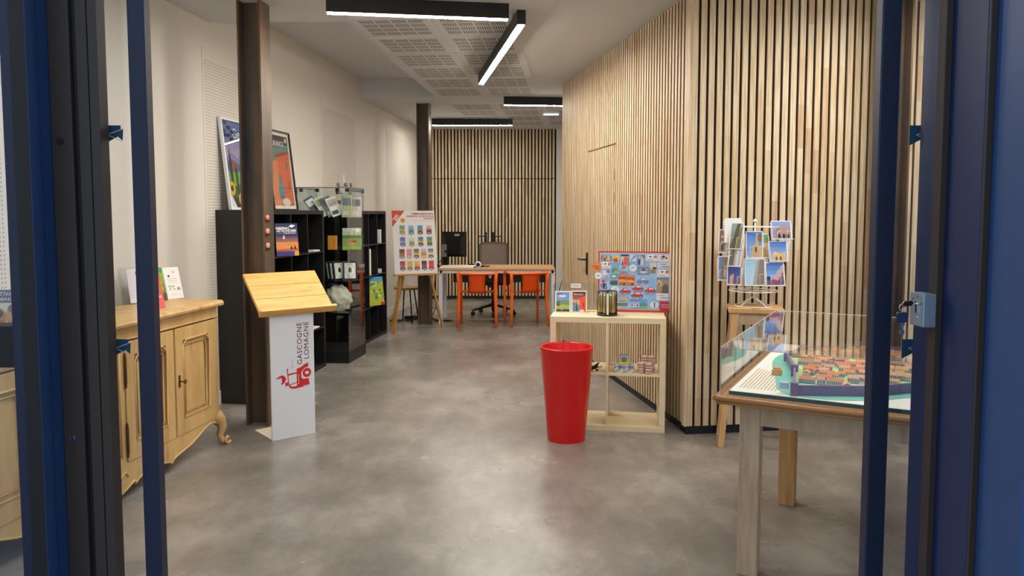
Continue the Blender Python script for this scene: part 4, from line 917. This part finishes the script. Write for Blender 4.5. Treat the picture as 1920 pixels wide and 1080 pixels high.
def mag(u0, v0, u1, v1, shapes, label, back='#f4f2f2', txt=None, round_=False):
    w, h = BX(u1)-BX(u0), BZ(v0)-BZ(v1)
    if round_:
        bm = bmesh.new(); cl = bm.loops.layers.float_color.new('Col')
        fr = ell(w/2, h/2, w/2, h/2, 24); a = [bm.verts.new((x, -.0, z)) for x, z in fr]; c2 = [bm.verts.new((x, .0028, z)) for x, z in fr]
        fs = [bm.faces.new(a), bm.faces.new(c2[::-1])]+[bm.faces.new((a[i], c2[i], c2[(i+1) % 24], a[(i+1) % 24])) for i in range(24)]
        for f in fs:
            for lp in f.loops: lp[cl] = (*lin(back), 1)
        for k, (poly, c) in enumerate(shapes):
            f = bm.faces.new([bm.verts.new((x*w, -.0003*(k+1), y*h)) for x, y in poly])
            for lp in f.loops: lp[cl] = (*lin(c), 1)
        me = bpy.data.meshes.new('magnet'); bm.to_mesh(me); bm.free(); me.materials.append(PRINT)
    else: me = picmesh('magnet', w, h, shapes, .0028, back)
    mt = mbd.matrix_basis if False else Matrix.LocRotScale(mbd.location, mbd.rotation_euler, None)
    o = link('magnet', me, None, mt @ Vector((BX(u0), -.0046, BZ(v1)))); o.rotation_euler = mbd.rotation_euler
    tag(o, label, 'magnet', GM)
    for (s, sz, x, z, mm) in (txt or []): text(s, sz, M[mm], o, (x*w, -.0016-.0003*len(shapes), z*h))
    return o
heart = lambda cx, cy, r, c='#b02434': [([(cx-r, cy+r*.35), (cx-r*.75, cy+r*.9), (cx-r*.3, cy+r*.9), (cx, cy+r*.5), (cx+r*.3, cy+r*.9), (cx+r*.75, cy+r*.9), (cx+r, cy+r*.35), (cx, cy-r)], c)]
stone = [(rect(0, 0, 1, 1), '#8a7a70'), (rect(0, .72, 1, 1), '#8fa6c8'), ([(.1, .0), (.25, .9), (.5, .7), (.5, 0)], '#c9a080'), ([(.55, 0), (.65, .8), (.85, .75), (.9, 0)], '#d8bc9c'), (rect(.3, .0, .42, .45), '#4a3a34')]
mag(190, 148, 345, 245, stone, 'stone arcade picture magnet in the top corner of the board by the red frame')
mag(360, 155, 475, 270, [([(.35, .05), (.05, .25), (.1, .75), (.3, .7), (.35, 1), (1, .85), (.95, .5), (.8, .45), (.85, .2), (.55, .0)], '#e8c83c'), ([(.08, .28), (.1, .5), (.6, .55), (.75, .2), (.45, .03)], '#d8422c')], 'yellow and red map shaped magnet in the top row', '#9fc4ea')
ob = [(rect(0, 0, 1, 1), '#e0d4d0'), (rect(0, .82, 1, 1), '#2c3f68'), ([(.3, .05), (.35, .7), (.6, .8), (1, .7), (1, .0)], '#dc6450'), ([(.1, 0), (.2, .6), (.3, 0)], '#28344c')]
mag(488, 150, 602, 305, ob, 'red building picture magnet in the top row', '#2c3f68')
mag(615, 150, 715, 250, [([(.1, .1), (.7, .8), (.85, .7), (.25, .1)], '#5a7aa8'), (ell(.8, .8, .12, .12, 10), '#4a6a98')], 'small grey blue bird magnet in the top row', '#c4dcf0')
mag(728, 150, 840, 305, [(rect(0, 0, 1, 1), '#7484a8'), (rect(.05, .6, .45, .95), '#a8b4d0'), ([(.4, .0), (.5, .9), (.9, .6), (.9, 0)], '#c8c4d0'), (rect(.15, .1, .35, .5), '#34405c')], 'blue grey alley picture magnet in the top row')
IH = lambda: heart(.42, .66, .15)+[(ell(.85, .65, .16, .26), '#a86a5c'), (ell(.9, .6, .09, .18), '#d8a890')]
def ilove(u0, v0, u1, v1, lb): return mag(u0, v0, u1, v1, IH(), lb, '#f3f1f2', [('I', .026, .06, .5, 'textdark'), ('LOMAGNE', .0098, .08, .16, 'textdark')])
ilove(850, 150, 1018, 240, 'white heart slogan magnet in the top row of the board'); ilove(200, 260, 340, 355, 'white heart slogan magnet below the stone arcade magnet'); ilove(1022, 365, 1192, 465, 'white heart slogan magnet near the edge, below the pale postcard')
mag(1025, 150, 1195, 250, [(ell(.42, .55, .2, .3), '#c8a890'), (ell(.5, .75, .14, .16), '#4a2c24'), (ell(.75, .55, .1, .16), '#a83a5c')], 'white magnet with a small head and a pink dot', '#d8e4f0')
mag(1025, 258, 1195, 352, [], 'pale blue postcard magnet reading Lomagne twice', '#cfe0f2', [('Lomagne', .012, .2, .65, 'textred'), ('LOMAGNE', .014, .26, .2, 'textdark')])
mag(355, 290, 455, 430, [(rect(0, .5, 1, 1), '#7fb0e0'), ([(0, .5), (.5, .62), (1, .5), (1, 0), (0, 0)], '#6fa080'), ([(0, .2), (1, .3), (1, 0), (0, 0)], '#a8b87c'), ([(.1, .1), (.17, .6), (.24, .1)], '#2c4a38')], 'green landscape magnet left of the red heart magnet'.replace('left of', 'beside'))
gh = mag(455, 310, 600, 430, heart(.55, .72, .2, '#d84a44'), 'red heart magnet with the word Gers', '#a5c4e6', [('I', .022, .3, .5, 'textdark'), ('Gers', .030, .04, .06, 'textred')])
mag(612, 292, 722, 398, [(ell(.4, .5, .15, .2), '#b8cce4'), (ell(.62, .62, .12, .14), '#d8b8c0')], 'round white badge in the upper middle of the board', '#dfe8f2', round_=True)
mag(735, 328, 905, 438, [(rect(0, 0, 1, 1), '#5c7088'), (rect(.05, .1, .95, .9), '#8c9cb0'), (ell(.5, .3, .28, .18), '#d8c8cc'), (rect(.4, .45, .6, .8), '#3c4c64')], 'grey blue church interior picture magnet')
mag(915, 270, 1010, 415, [(rect(.05, .0, .9, .4), '#8f8468'), (ell(.35, .65, .3, .2), '#e4c4a8'), (ell(.7, .5, .3, .1), '#2c2c38')], 'cottage shaped magnet beside the church picture', '#e0d4c0')
mag(205, 368, 330, 500, [(rect(0, 0, 1, 1), '#b8c4e0'), (ell(.4, .6, .35, .25), '#dfe0ee'), (rect(.55, .6, .95, .95), '#8c84a8'), (ell(.6, .2, .2, .12), '#a8a0c8')], 'pale lilac goose magnet beside the red frame')
mag(332, 437, 440, 595, [(rect(0, .55, 1, 1), '#3cb0c8'), (ell(.5, .8, .3, .1), '#d8e8ec'), ([(0, .5), (.4, .58), (1, .5), (1, .35), (0, .35)], '#e08070'), (rect(0, 0, 1, .38), '#166a78')], 'turquoise and pink sunset magnet')
sun = [(rect(0, 0, 1, 1), ['#c87828', '#c87828', '#d85c2c', '#d8683c']), (rect(0, .62, 1, .70), '#7c3a2c'), ([(0, .45), (.5, .55), (1, .42), (1, .3), (0, .3)], '#f0a848'), ([(.5, .1), (.7, .25), (.95, .12), (.9, .02), (.55, .02)], '#8a4a1c'), (rect(.1, .85, .9, .92), '#e8b4a0')]
mag(457, 437, 572, 600, sun, 'orange sunset magnet next to the turquoise one'); mag(580, 450, 692, 600, sun, 'orange sunset magnet, the second of the pair towards the middle')
# cars
def car_mag(u0, v0, u1, v1, lb, body='#c8382c'):
    cs = [([(.02, .25), (.0, .45), (.2, .6), (.35, .95), (.6, 1.0), (.78, .85), (.86, .6), (1, .5), (.98, .22), (.8, .15), (.2, .12)], body), ([(.36, .62), (.42, .86), (.56, .9), (.56, .62)], '#e0e6f2'), ([(.60, .62), (.60, .9), (.7, .84), (.78, .62)], '#e0e6f2'), (ell(.24, .2, .11, .2, 12), '#2c2430'), (ell(.24, .2, .06, .11, 10), '#d8d4dc'), (ell(.78, .2, .11, .2, 12), '#2c2430'), (ell(.78, .2, .06, .11, 10), '#d8d4dc')]
    return mag(u0, v0, u1, v1, cs, lb, '#9cc0e8')
car_mag(470, 635, 640, 725, 'red car magnet farthest to the round white badge side'.replace('farthest to the round white badge side', 'beside the lower round white badge')); car_mag(655, 592, 828, 684, 'red car magnet, uppermost of the four cars'); car_mag(838, 620, 1010, 712, 'red car magnet nearest the castle picture'); car_mag(640, 690, 820, 782, 'red car magnet, lowest of the four cars')
car_mag(715, 480, 905, 575, 'grey blue car shaped magnet above the red cars', '#8090b8')
mag(1015, 480, 1188, 702, [(rect(0, 0, 1, 1), '#a89080'), (rect(0, .88, 1, 1), '#6c84c0'), ([(.0, .55), (.1, .85), (.4, .8), (.5, .5), (.3, .42)], '#d8b490'), ([(.4, 0), (.5, .45), (.7, .6), (.95, .5), (1, 0)], '#6c5c54'), (rect(.15, .5, .25, .65), '#54382c')], 'brown castle picture magnet, tallest on the board')
mag(1015, 708, 1190, 805, [], 'white postcard magnet reading Lomagne, under the castle picture', '#e6e8f2', [('Lomagne', .011, .15, .65, 'textred'), ('LOMAGNE', .014, .26, .25, 'textdark')])
lg = mag(1060, 822, 1200, 952, [], 'crimson square magnet with white lettering in the lower corner', '#c02440', [('GASCOGNE', .0105, .14, .55, 'textwhite'), ('LOMAGNE', .011, .2, .3, 'textwhite')])
mag(920, 825, 1045, 930, [([(.5, .1), (.45, .8), (.6, .9), (.62, .1)], '#4c5c78')], 'round pale badge with a tower beside the crimson square', '#d0dcea', round_=True)
mag(770, 795, 885, 935, [(rect(0, .5, 1, 1), '#6c9cd8'), ([(0, .5), (.5, .65), (1, .5), (1, 0), (0, 0)], '#4c8c8c'), ([(0, .2), (1, .3), (1, 0), (0, 0)], '#7cae7c')], 'blue green hills magnet in the bottom row')
mag(632, 800, 768, 930, [(rect(0, 0, 1, 1), ['#dfe8f4', '#dfe8f4', '#4c78c8', '#4c78c8']), ([(.1, .25), (.2, .5), (.3, .25)], '#28303c'), ([(.45, .25), (.5, .4), (.6, .25)], '#28303c'), ([(.7, .2), (.78, .55), (.86, .2)], '#28303c'), (rect(0, .0, 1, .12), '#8a84c0')], 'blue winter scene magnet in the bottom row')
mag(438, 765, 595, 920, [(rect(0, 0, 1, 1), '#5c8880'), (rect(0, .62, 1, 1), '#c4a89c'), ([(0, .6), (.5, .5), (1, .62), (1, .45), (0, .4)], '#a8c4cc'), (rect(0, 0, 1, .1), '#d8c8b8')], 'green lake picture magnet beside the rotating rack')
mag(345, 612, 465, 725, [(ell(.5, .55, .2, .12), '#d8d0dc'), (ell(.6, .72, .1, .08), '#a8a0b0')], 'large round white badge above the gold tubes', '#e6e9f0', round_=True)
mag(180, 515, 270, 640, heart(.6, .72, .28, '#c84450'), 'half hidden heart magnet behind the small tall card', '#a5c0e0', [('G', .03, .08, .1, 'textdark')])
mag(215, 565, 300, 670, [(rect(.1, .1, .9, .9), '#34507c'), ([(.4, .2), (.8, .8), (.9, .7), (.5, .2)], '#c8d4e8')], 'white bordered blue bird card above the rotating rack', '#eef0f6')
mag(58, 265, 205, 410, [], 'orange round price sticker on the corner of the red frame', '#e08c4c', [('Aimants', .013, .16, .52, 'textred'), ('4 EUR', .013, .28, .28, 'textred')], round_=True)
mag(105, 415, 205, 512, [(ell(.5, .5, .25, .2), '#a8b4c8')], 'small white round sticker below the orange price sticker', '#f2f3f6', round_=True)

# ---------------------------------------------------------------- wooden stool with the postcard spinner
ws = thing('bar_stool', 'light wooden bar stool carrying the white postcard rack', 'stool', (1.345, 4.665, 0), -13)
SW, SD, SZ = .33, .25, .875
b = B(); b.box(0, SW, 0, SD, SZ-.036, SZ); b.obj('seat', M['stoolwood'], ws, bevel=.006)
for x, y in ((.03, .03), (SW-.03, .03), (.03, SD-.03), (SW-.03, SD-.03)):
    fx, fy = (-.035 if x < .1 else SW+.035), (-.02 if y < .1 else SD+.0)
    b = B(); b.beam((x+.01 if x < .1 else x-.01, y, SZ-.034), (fx, fy, 0), .042, .042, w1=.034, h1=.034, up=(0, 1, 0)); b.obj('leg', M['stoolwood'], ws)
b = B()
b.box(.03, SW-.03, .015, .035, SZ-.105, SZ-.036); b.box(.03, SW-.03, SD-.035, SD-.015, SZ-.105, SZ-.036); b.box(.015, .035, .03, SD-.03, SZ-.105, SZ-.036); b.box(SW-.035, SW-.015, .03, SD-.03, SZ-.105, SZ-.036)
b.obj('apron', M['greywood'], ws)
b = B(); b.beam((-.01, .0, .30), (SW+.01, .0, .30), .02, .025); b.beam((-.01, SD, .30), (SW+.01, SD, .30), .02, .025); b.obj('stretcher', M['stoolwood'], ws)
SP = Vector((1.52, 4.745, SZ))
sp = thing('postcard_rack', 'white wire revolving postcard rack standing on the wooden bar stool', 'rack', SP)
b = B(); b.tube([(.115*math.cos(k*.2618), .115*math.sin(k*.2618), .004) for k in range(24)], .0035, 6, closed=True)
for k in range(4):
    a = k*math.pi/2+.5; b.tube([(.115*math.cos(a), .115*math.sin(a), .004), (0, 0, .06)], .0035, 6)
b.tube([(0, 0, .05), (0, 0, .53)], .005, 8); b.obj('foot_ring', M['whitewire'], sp)
b = B(); b.lathe([(.012, .53), (.016, .538), (.002, .55)], 12)
for z in (.10, .50): b.tube([(.15*math.cos(k*.2618), .15*math.sin(k*.2618), z) for k in range(24)], .003, 6, closed=True); [b.tube([(0, 0, z), (.15*math.cos(a), .15*math.sin(a), z)], .003, 6) for a in [k*math.pi/3 for k in range(6)]]
b.obj('ring', M['whitewire'], sp)
PK = B()
def pocket(p, w, h, lean, rz):
    Mx = Matrix.LocRotScale(Vector(p)-SP, None, None) @ Matrix.Rotation(R(rz), 4, 'Z') @ Matrix.Rotation(-R(lean), 4, 'X')
    def q(x, y, z): return Mx @ Vector((x, y, z))
    PK.tube([q(-.004, .004, h*.9), q(-.004, .004, -.004), q(w+.004, .004, -.004), q(w+.004, .004, h*.9)], .0018, 5)
    PK.tube([q(-.004, .004, -.002), q(-.004, -.016, -.002), q(w+.004, -.016, -.002), q(w+.004, .004, -.002)], .0016, 5)
    PK.tube([q(w*.2, -.016, -.002), q(w*.2, -.018, h*.42), q(w*.4, -.018, h*.42)], .0016, 5); PK.tube([q(w*.7, -.016, -.002), q(w*.7, -.018, h*.42), q(w*.9, -.018, h*.42)], .0016, 5)
GP = 'postcards on the revolving rack'
SKY_ = (rect(0, 0, 1, 1), ['#9cc0ec', '#9cc0ec', '#3f74cc', '#4a7cd0'])
def pc(px, pz, depth, w, h, lean, rz, shapes, label, border=.005):
    p = (px, depth, pz); pocket(p, w, h, lean, rz)
    o = link('postcard', picmesh('postcard', w, h, shapes, .0012, '#eef0f6', None, border), None, p); o.rotation_euler = (-R(lean), 0, R(rz)); tag(o, label, 'postcard', GP)
church = [SKY_, ([(.1, 0), (.1, .35), (.3, .5), (.5, .38), (.9, .42), (.95, 0)], '#d8b888'), ([(.3, .5), (.4, .62), (.5, .5)], '#b88c5c'), (rect(.3, .0, .4, .2), '#6c4c34'), (rect(.55, .0, .65, .2), '#6c4c34')]
pc(1.60, 1.30, 4.655, .138, .115, 10, 14, [(rect(0, 0, 1, 1), '#a8a0c0'), (rect(0, .6, 1, 1), '#8ca0dc'), ([(.15, 0), (.2, .55), (.6, .85), (.95, .6), (1, 0)], '#b09490'), (ell(.35, .12, .08, .16), '#3c2c34'), (ell(.6, .12, .08, .16), '#3c2c34'), (ell(.82, .12, .08, .16), '#3c2c34')], 'postcard of a purplish stone hall, topmost on the side nearest the model case')
pc(1.585, 1.165, 4.64, .125, .125, 10, 14, church, 'postcard of a sandstone church under blue sky, in the middle of the tall column')
pc(1.560, 1.015, 4.625, .13, .145, 8, 14, [SKY_, ([(.3, .25), (.95, .95), (1, .9), (1, 0), (.3, 0)], '#c0b0bc'), ([(.7, .3), (.95, .6), (1, .1), (.7, .1)], '#8c5c68'), (rect(0, 0, 1, .2), '#6c5c84'), (ell(.4, .15, .2, .1), '#b83c5c'), (ell(.1, .3, .12, .1), '#384068')], 'postcard of a street with blue sky, lowest of the tall column')
pc(1.435, 1.185, 4.64, .105, .165, 5, 0, [SKY_, ([(.35, 0), (.3, .3), (.6, .6), (.6, .95), (.75, .95), (.78, .5), (1, .4), (1, 0)], '#d0b080'), (rect(.55, .2, .65, .4), '#4c3424'), (ell(.85, .75, .15, .15), '#8c6c54')], 'postcard of a church tower on blue, in the centre of the rack')
pc(1.515, 1.185, 4.66, .075, .15, 5, 10, [(rect(0, 0, 1, 1), '#c8a070'), (rect(0, .65, 1, 1), '#7caa6c'), (rect(.2, .2, .5, .4), '#5c3c28'), (ell(.6, .5, .3, .1), '#e0c48c')], 'narrow stone and greenery postcard beside the church tower card')
pc(1.425, 1.018, 4.62, .125, .165, 7, -3, [(rect(0, 0, 1, 1), ['#b8dcf0', '#c8d4e0', '#b0c8e0', '#a8d4f0']), ([(.55, 0), (.75, 1), (1, 1), (1, 0)], '#8c7c74'), ([(.4, 0), (.6, .9), (.75, 1), (.6, 0)], '#a8a898')], 'pale blue riverside postcard, lowest in the centre of the rack')
pc(1.285, 1.215, 4.71, .075, .145, 4, -20, [(rect(0, 0, 1, 1), '#8c6c58'), (rect(.5, 0, 1, 1), '#c8b8a8'), (ell(.3, .7, .15, .06), '#e0c8a0'), (ell(.3, .45, .15, .06), '#d0b090'), (rect(.1, .1, .3, .3), '#3c2824')], 'brown market hall postcard at the outer edge of the rack')
pc(1.315, 1.28, 4.69, .10, .15, 6, -12, [(rect(0, 0, 1, 1), '#f4f2ee')], 'blank white card sticking up highest on the rack', 0)
pc(1.33, 1.24, 4.655, .085, .165, 12, -46, [(rect(0, 0, 1, 1), ['#5c6448', '#6c6c50', '#a8b8b0', '#8ca0a0']), ([(.1, 0), (.5, 1), (.8, 1), (.6, 0)], '#4c5438'), ([(.5, 0), (.8, .8), (1, .9), (1, 0)], '#7c7054')], 'olive green river postcard tilted sideways, upper one')
pc(1.322, 1.135, 4.64, .085, .155, 12, -46, [(rect(0, 0, 1, 1), '#9c9ca4'), ([(.0, 0), (.2, 1), (.5, 1), (.4, 0)], '#6c6050'), ([(.6, 0), (.7, 1), (.9, 1), (.9, 0)], '#c8ccd4')], 'grey and brown postcard tilted sideways, lower one')
pc(1.278, 1.045, 4.69, .065, .15, 4, -20, [(rect(0, 0, 1, 1), '#6c84b4'), ([(.3, 0), (.4, 1), (1, 1), (1, 0)], '#8c745c'), ([(.5, .1), (.6, .8), (.75, .1)], '#c8a878')], 'blue and brown arcade postcard at the lower outer edge of the rack')
pc(1.325, 1.02, 4.65, .085, .12, 5, -14, [(rect(0, 0, 1, 1), ['#5c4470', '#7c6c84', '#4a68b8', '#3c5cb0']), ([(.1, .0), (.2, .5), (.5, .6), (.4, 0)], '#d09c90'), ([(.6, 0), (.7, .3), (1, .4), (1, 0)], '#8c6c60')], 'blue dusk postcard low on the rack beside the arcade card')
pc(1.615, 1.03, 4.72, .11, .14, 5, 30, [(rect(0, 0, 1, 1), '#dfe6f4'), (rect(.1, .1, .9, .55), '#c0ccE4'), (ell(.5, .7, .2, .08), '#a8b0c0')], 'pale white blue postcard behind the street postcard')
pc(1.70, 1.23, 4.75, .08, .16, 5, 40, [(rect(0, 0, 1, 1), '#eef0f2'), (rect(.2, .2, .8, .4), '#d8d4c8')], 'white card at the outer edge of the rack nearest the model case')
PK.obj('wire_pocket', M['whitewire'], sp)

# ---------------------------------------------------------------- display table with the town model
TH = -28.4
tb = thing('display_table', 'wooden display table with greyed oak legs and moulded top edge', 'table', (.79, 2.935, 0), TH)
TW, TD, TZ = 1.5, 1.33, .745
b = B()
prof = [(0, 0), (.006, -.012), (.0, -.02), (.010, -.030), (.02, -.034)]
b.box(.012, TW-.012, .012, TD-.012, TZ-.034, TZ)
b.obj('tabletop', M['tablewood'], tb)
b = B()
for p0, p1 in (((0, .008, TZ-.010), (TW, .008, TZ-.010)), ((.008, 0, TZ-.010), (.008, TD, TZ-.010)), ((TW-.008, 0, TZ-.01), (TW-.008, TD, TZ-.01)), ((0, TD-.008, TZ-.01), (TW, TD-.008, TZ-.01))): b.tube([p0, p1], .0105, 10)
for p0, p1 in (((.012, .016, TZ-.027), (TW-.012, .016, TZ-.027)), ((.016, .012, TZ-.027), (.016, TD-.012, TZ-.027)), ((TW-.016, .012, TZ-.027), (TW-.016, TD-.012, TZ-.027))): b.tube([p0, p1], .008, 8)
b.obj('edge_moulding', M['tablewood'], tb)
for i, (x, y) in enumerate(((.085, .095), (TW-.165, .095), (.108, .945), (TW-.165, .945))):
    b = B(); b.box(x, x+.078, y, y+.075, 0, TZ-.034); b.obj('leg', M['greywood'] if i < 2 else M['oak'], tb, bevel=.002)
b = B(); b.box(.163, TW-.165, .10, .125, TZ-.125, TZ-.034); b.box(.163, TW-.165, .97, .995, TZ-.125, TZ-.034); b.box(.09, .115, .17, .945, TZ-.125, TZ-.034); b.box(TW-.115, TW-.09, .17, .945, TZ-.125, TZ-.034); b.obj('apron', M['greywood'], tb)
# acrylic cover
cv = thing('acrylic_cover', 'clear acrylic box cover over the town model on the display table', 'display cover', (.79, 2.935, TZ), TH)
a = .022; ch = .186; tt = .004
for bx in ((a, TW-a, a, a+tt, 0, ch), (a, TW-a, TD-a-tt, TD-a, 0, ch), (a, a+tt, a+tt, TD-a-tt, 0, ch), (TW-a-tt, TW-a, a+tt, TD-a-tt, 0, ch), (a, TW-a, a, TD-a, ch, ch+tt)):
    b = B(); b.box(*bx); b.obj('panel', M['acryl'], cv)
b = B(); w = .0022
for p0, p1 in (((a, a, ch+tt), (TW-a, a, ch+tt)), ((a, a, ch+tt), (a, TD-a, ch+tt)), ((TW-a, a, ch+tt), (TW-a, TD-a, ch+tt)), ((a, TD-a, ch+tt), (TW-a, TD-a, ch+tt)), ((a, a, 0), (a, a, ch)), ((TW-a, a, 0), (TW-a, a, ch)), ((a, TD-a, 0), (a, TD-a, ch))): b.beam(p0, p1, w, w)
b.obj('glued_edge', M['acryledge'], cv)
# town model
tm = thing('town_model', 'painted relief model of a walled town with orange roofs under the acrylic cover', 'model', (.79, 2.935, TZ), TH)
x0, x1, y0, y1 = .05, TW-.05, .05, TD-.05
b = B(); b.box(x0, x1, y0, y1, 0, .014); b.obj('base_board', M['boardedge'], tm)
b = B(); b.box(x0+.002, x1-.002, y0+.002, y1-.002, .014, .0155); b.obj('paper_sheet', M['paper'], tm)
def flatpoly(name, poly, z0, z1, m, **k): b = B(); b.prism(poly, z0, z1, plane='XY'); return b.obj(name, M[m], tm, **k)
town = [(.29, .085), (.55, .205), (.74, .40), (1.12, .45), (1.36, .75), (1.30, 1.10), (.95, 1.22), (.45, 1.2), (.20, 1.0), (.16, .78), (.24, .45)]
cx_, cy_ = .75, .68
def smooth_poly(P, n=3):
    for _ in range(n):
        Q = []
        for i in range(len(P)):
            p, q = P[i], P[(i+1) % len(P)]; Q += [(p[0]*.75+q[0]*.25, p[1]*.75+q[1]*.25), (p[0]*.25+q[0]*.75, p[1]*.25+q[1]*.75)]
        P = Q
    return P
river = smooth_poly([(max(x0+.004, min(x1-.004, cx_+(x-cx_)*(1.13 if x < cx_ else 1.24))), max(y0+.004, min(y1-.004, cy_+(y-cy_)*1.22-.02))) for x, y in town], 2)
flatpoly('river', river, .0155, .017, 'teal')
flatpoly('town_ground', town, .017, .036, 'grass')
# ramparts round the edge
for i in range(len(town)):
    p, q = Vector((*town[i], 0)), Vector((*town[(i+1) % len(town)], 0))
    b = B(); b.beam((p.x, p.y, .036), (q.x, q.y, .036), .010, .040); b.obj('rampart', M['rampart'], tm)
    b = B(); b.box(p.x-.013, p.x+.013, p.y-.013, p.y+.013, .015, .066); b.obj('tower', M['rampart'], tm)
for (a0, a1) in (((.22, .9), (1.28, .92)), ((.22, .62), (1.28, .66)), ((.5, .22), (.5, 1.15)), ((.8, .45), (.82, 1.18)), ((1.1, .5), (1.1, 1.1)), ((.3, .3), (.36, 1.1))):
    b = B(); b.beam((*a0, .0365), (*a1, .0365), .016, .001); b.obj('street', M['street'], tm)
def inside(x, y, P, ):
    c = False
    for i in range(len(P)):
        (xa, ya), (xb, yb) = P[i], P[i-1]
        if (ya > y) != (yb > y) and x < (xb-xa)*(y-ya)/(yb-ya)+xa: c = not c
    return c
def house_mesh(w, d, h, r, wm, rm):
    b = B(); b.box(-w/2, w/2, -d/2, d/2, 0, h, 0)
    vs = [(-w/2-.001, -d/2-.002, h), (w/2+.001, -d/2-.002, h), (w/2+.001, d/2+.002, h), (-w/2-.001, d/2+.002, h), (-w/2-.001, 0, h+r), (w/2+.001, 0, h+r)]
    V_ = [b.bm.verts.new(v) for v in vs]
    for f in ((0, 1, 5, 4), (2, 3, 4, 5), (1, 2, 5), (3, 0, 4), (0, 3, 2, 1)): b.bm.faces.new([V_[i] for i in f]).material_index = 1
    n_ = max(2, int(w/.008))
    for k in range(n_):
        xx = -w/2+(k+.5)*w/n_
        for s in (-1, 1): b.quad([(xx-.0012, s*(d/2+.0003), h*.3), (xx+.0012, s*(d/2+.0003), h*.3), (xx+.0012, s*(d/2+.0003), h*.75), (xx-.0012, s*(d/2+.0003), h*.75)], 2)
    return b.mesh('house', [wm, rm, M['textdark']])
walls_ = [plain('house_wall', c_, .7) for c_ in ('#efe6d2', '#c9c0e0', '#bcd0e4', '#ecd4b8')]; roofs_ = [plain('tiled_roof', c_, .7, var=.25, scale=150) for c_ in ('#e08e58', '#eca870', '#d2805c', '#dca480')]
hm = [house_mesh(w, d, .016, .009, walls_[k % 4], roofs_[(k*3+k//4) % 4]) for k, (w, d) in enumerate(((.045, .024), (.03, .022), (.06, .026), (.034, .028), (.05, .022), (.026, .024), (.042, .03), (.055, .024)))]
r_ = random.Random(11); cnt = 0
for iy in range(24):
    for ix in range(22):
        x = .19+ix*.054+r_.uniform(-.007, .007)+(iy % 2)*.02; y = .10+iy*.047+r_.uniform(-.004, .004)
        if not inside(x, y, [(cx_+(u-cx_)*.93, cy_+(v-cy_)*.93) for u, v in town]): continue
        if r_.random() < (.52 if x+y < .75 or (x < .72 and y < .45) else .14): continue
        if iy % 6 == 4: continue
        if cnt >= 290: break
        o = link('house', r_.choice(hm), tm, (x, y, .036+r_.uniform(0, .004))); o.rotation_euler.z = R(90 if r_.random() < .3 else 0)+r_.uniform(-.12, .12); cnt += 1
        o.scale = (1, 1, r_.uniform(.8, 1.2))
# church with tower
b = B(); b.box(-.04, .04, -.02, .02, 0, .04); b.box(.04, .062, -.012, .012, 0, .07); o = b.obj('church', walls_[0], tm); o.location = (.66, .80, .036)
b = B(); b.beam((.25, .10, .036), (.25, .10, .06), .03, .025); b.obj('gatehouse', walls_[2], tm)
b = B(); b.box(.15, .19, .42, .45, .016, .04); b.box(.155, .185, .425, .445, .04, .05); b.obj('mill', roofs_[1], tm)
# printed text lines on the paper margin
b = B()
for k in range(11):
    y = .10+k*.0; x = .075+k*.0135; b.quad([(x, .12, .0158), (x+.004, .12, .0158), (x+.004, .55-.012*k, .0158), (x, .55-.012*k, .0158)])
b.obj('printed_text', plain('tan_ink', '#b89c6c', .6, var=0), tm)['kind'] = 'stuff'
b = B(); r2 = random.Random(5)
for k in range(46):
    for _ in range(30):
        x, y = r2.uniform(.2, 1.3), r2.uniform(.1, 1.15)
        if inside(x, y, [(cx_+(u-cx_)*.9, cy_+(v-cy_)*.9) for u, v in town]): break
    b.lathe([(.001, 0), (.007, .004), (.006, .010), (.001, .014)], 7, (x, y, .036))
b.obj('tree_tufts', plain('model_trees', '#9ab84a', .9, var=.3), tm)['kind'] = 'stuff'

# ---------------------------------------------------------------- key switch box with keys on the door post
kb = thing('key_switch', 'grey metal key switch box fixed to the door post', 'switch', (.9055, 1.655, 1.208), 0)
b = B(); b.box(0, .028, 0, .058, 0, .074); b.obj('housing', M['steel'], kb, bevel=.0015)
b = B(); b.tube([(.0005, .026, .050), (-.004, .026, .050)], .0055, 14); b.box(-.0035, .0, .0225, .0295, .030, .050); b.obj('cylinder_lock', M['chrome'], kb)
b = B()
for y, z in ((.045, .060), (.012, .052), (.026, .066)): b.tube([(-.0002, y, z), (-.0012, y, z)], .0016, 8)
b.obj('screw', M['blackpl'], kb)
b = B(); b.tube([(-.0006, .02, .02), (-.0006, .026, .022), (-.0006, .032, .02)], .0008, 5); b.obj('mark', M['textwhite'], kb)
ky = thing('key_bunch', 'bunch of two keys with black heads hanging from the key switch', 'keys', (.9055, 1.655, 1.208), 0)
b = B(); b.prism([(-.034, .050), (-.030, .056), (-.014, .0575), (-.010, .052), (-.014, .046), (-.028, .044)], .0235, .0285); k1 = b.obj('key', M['blackpl'], ky)
b = B(); b.box(-.012, -.002, .0248, .0268, .049, .052); b.obj('blade', M['chrome'], k1)
b = B(); b.tube([(-.0335+.007*math.cos(t), .026, .042+.008*math.sin(t)) for t in [k*.5236 for k in range(12)]], .0009, 6, closed=True); b.tube([(-.0345, .022+.004*math.cos(t), .036+.005*math.sin(t)) for t in [k*.5236 for k in range(12)]], .0009, 6, closed=True); b.obj('ring', M['chrome'], ky)
b = B(); b.prism([(-.046, .028), (-.044, .031), (-.024, .031), (-.021, .028), (-.021, .012), (-.026, .008), (-.041, .008), (-.046, .012)], .024, .0285); k2 = b.obj('key', M['navy'], ky)
b = B(); b.prism([(-.037, .008), (-.028, .008), (-.027, .003), (-.031, -.002), (-.031, -.007), (-.027, -.012), (-.028, -.018), (-.033, -.022), (-.037, -.018), (-.038, -.010)], .0252, .0272); b.obj('blade', M['chrome'], k2)
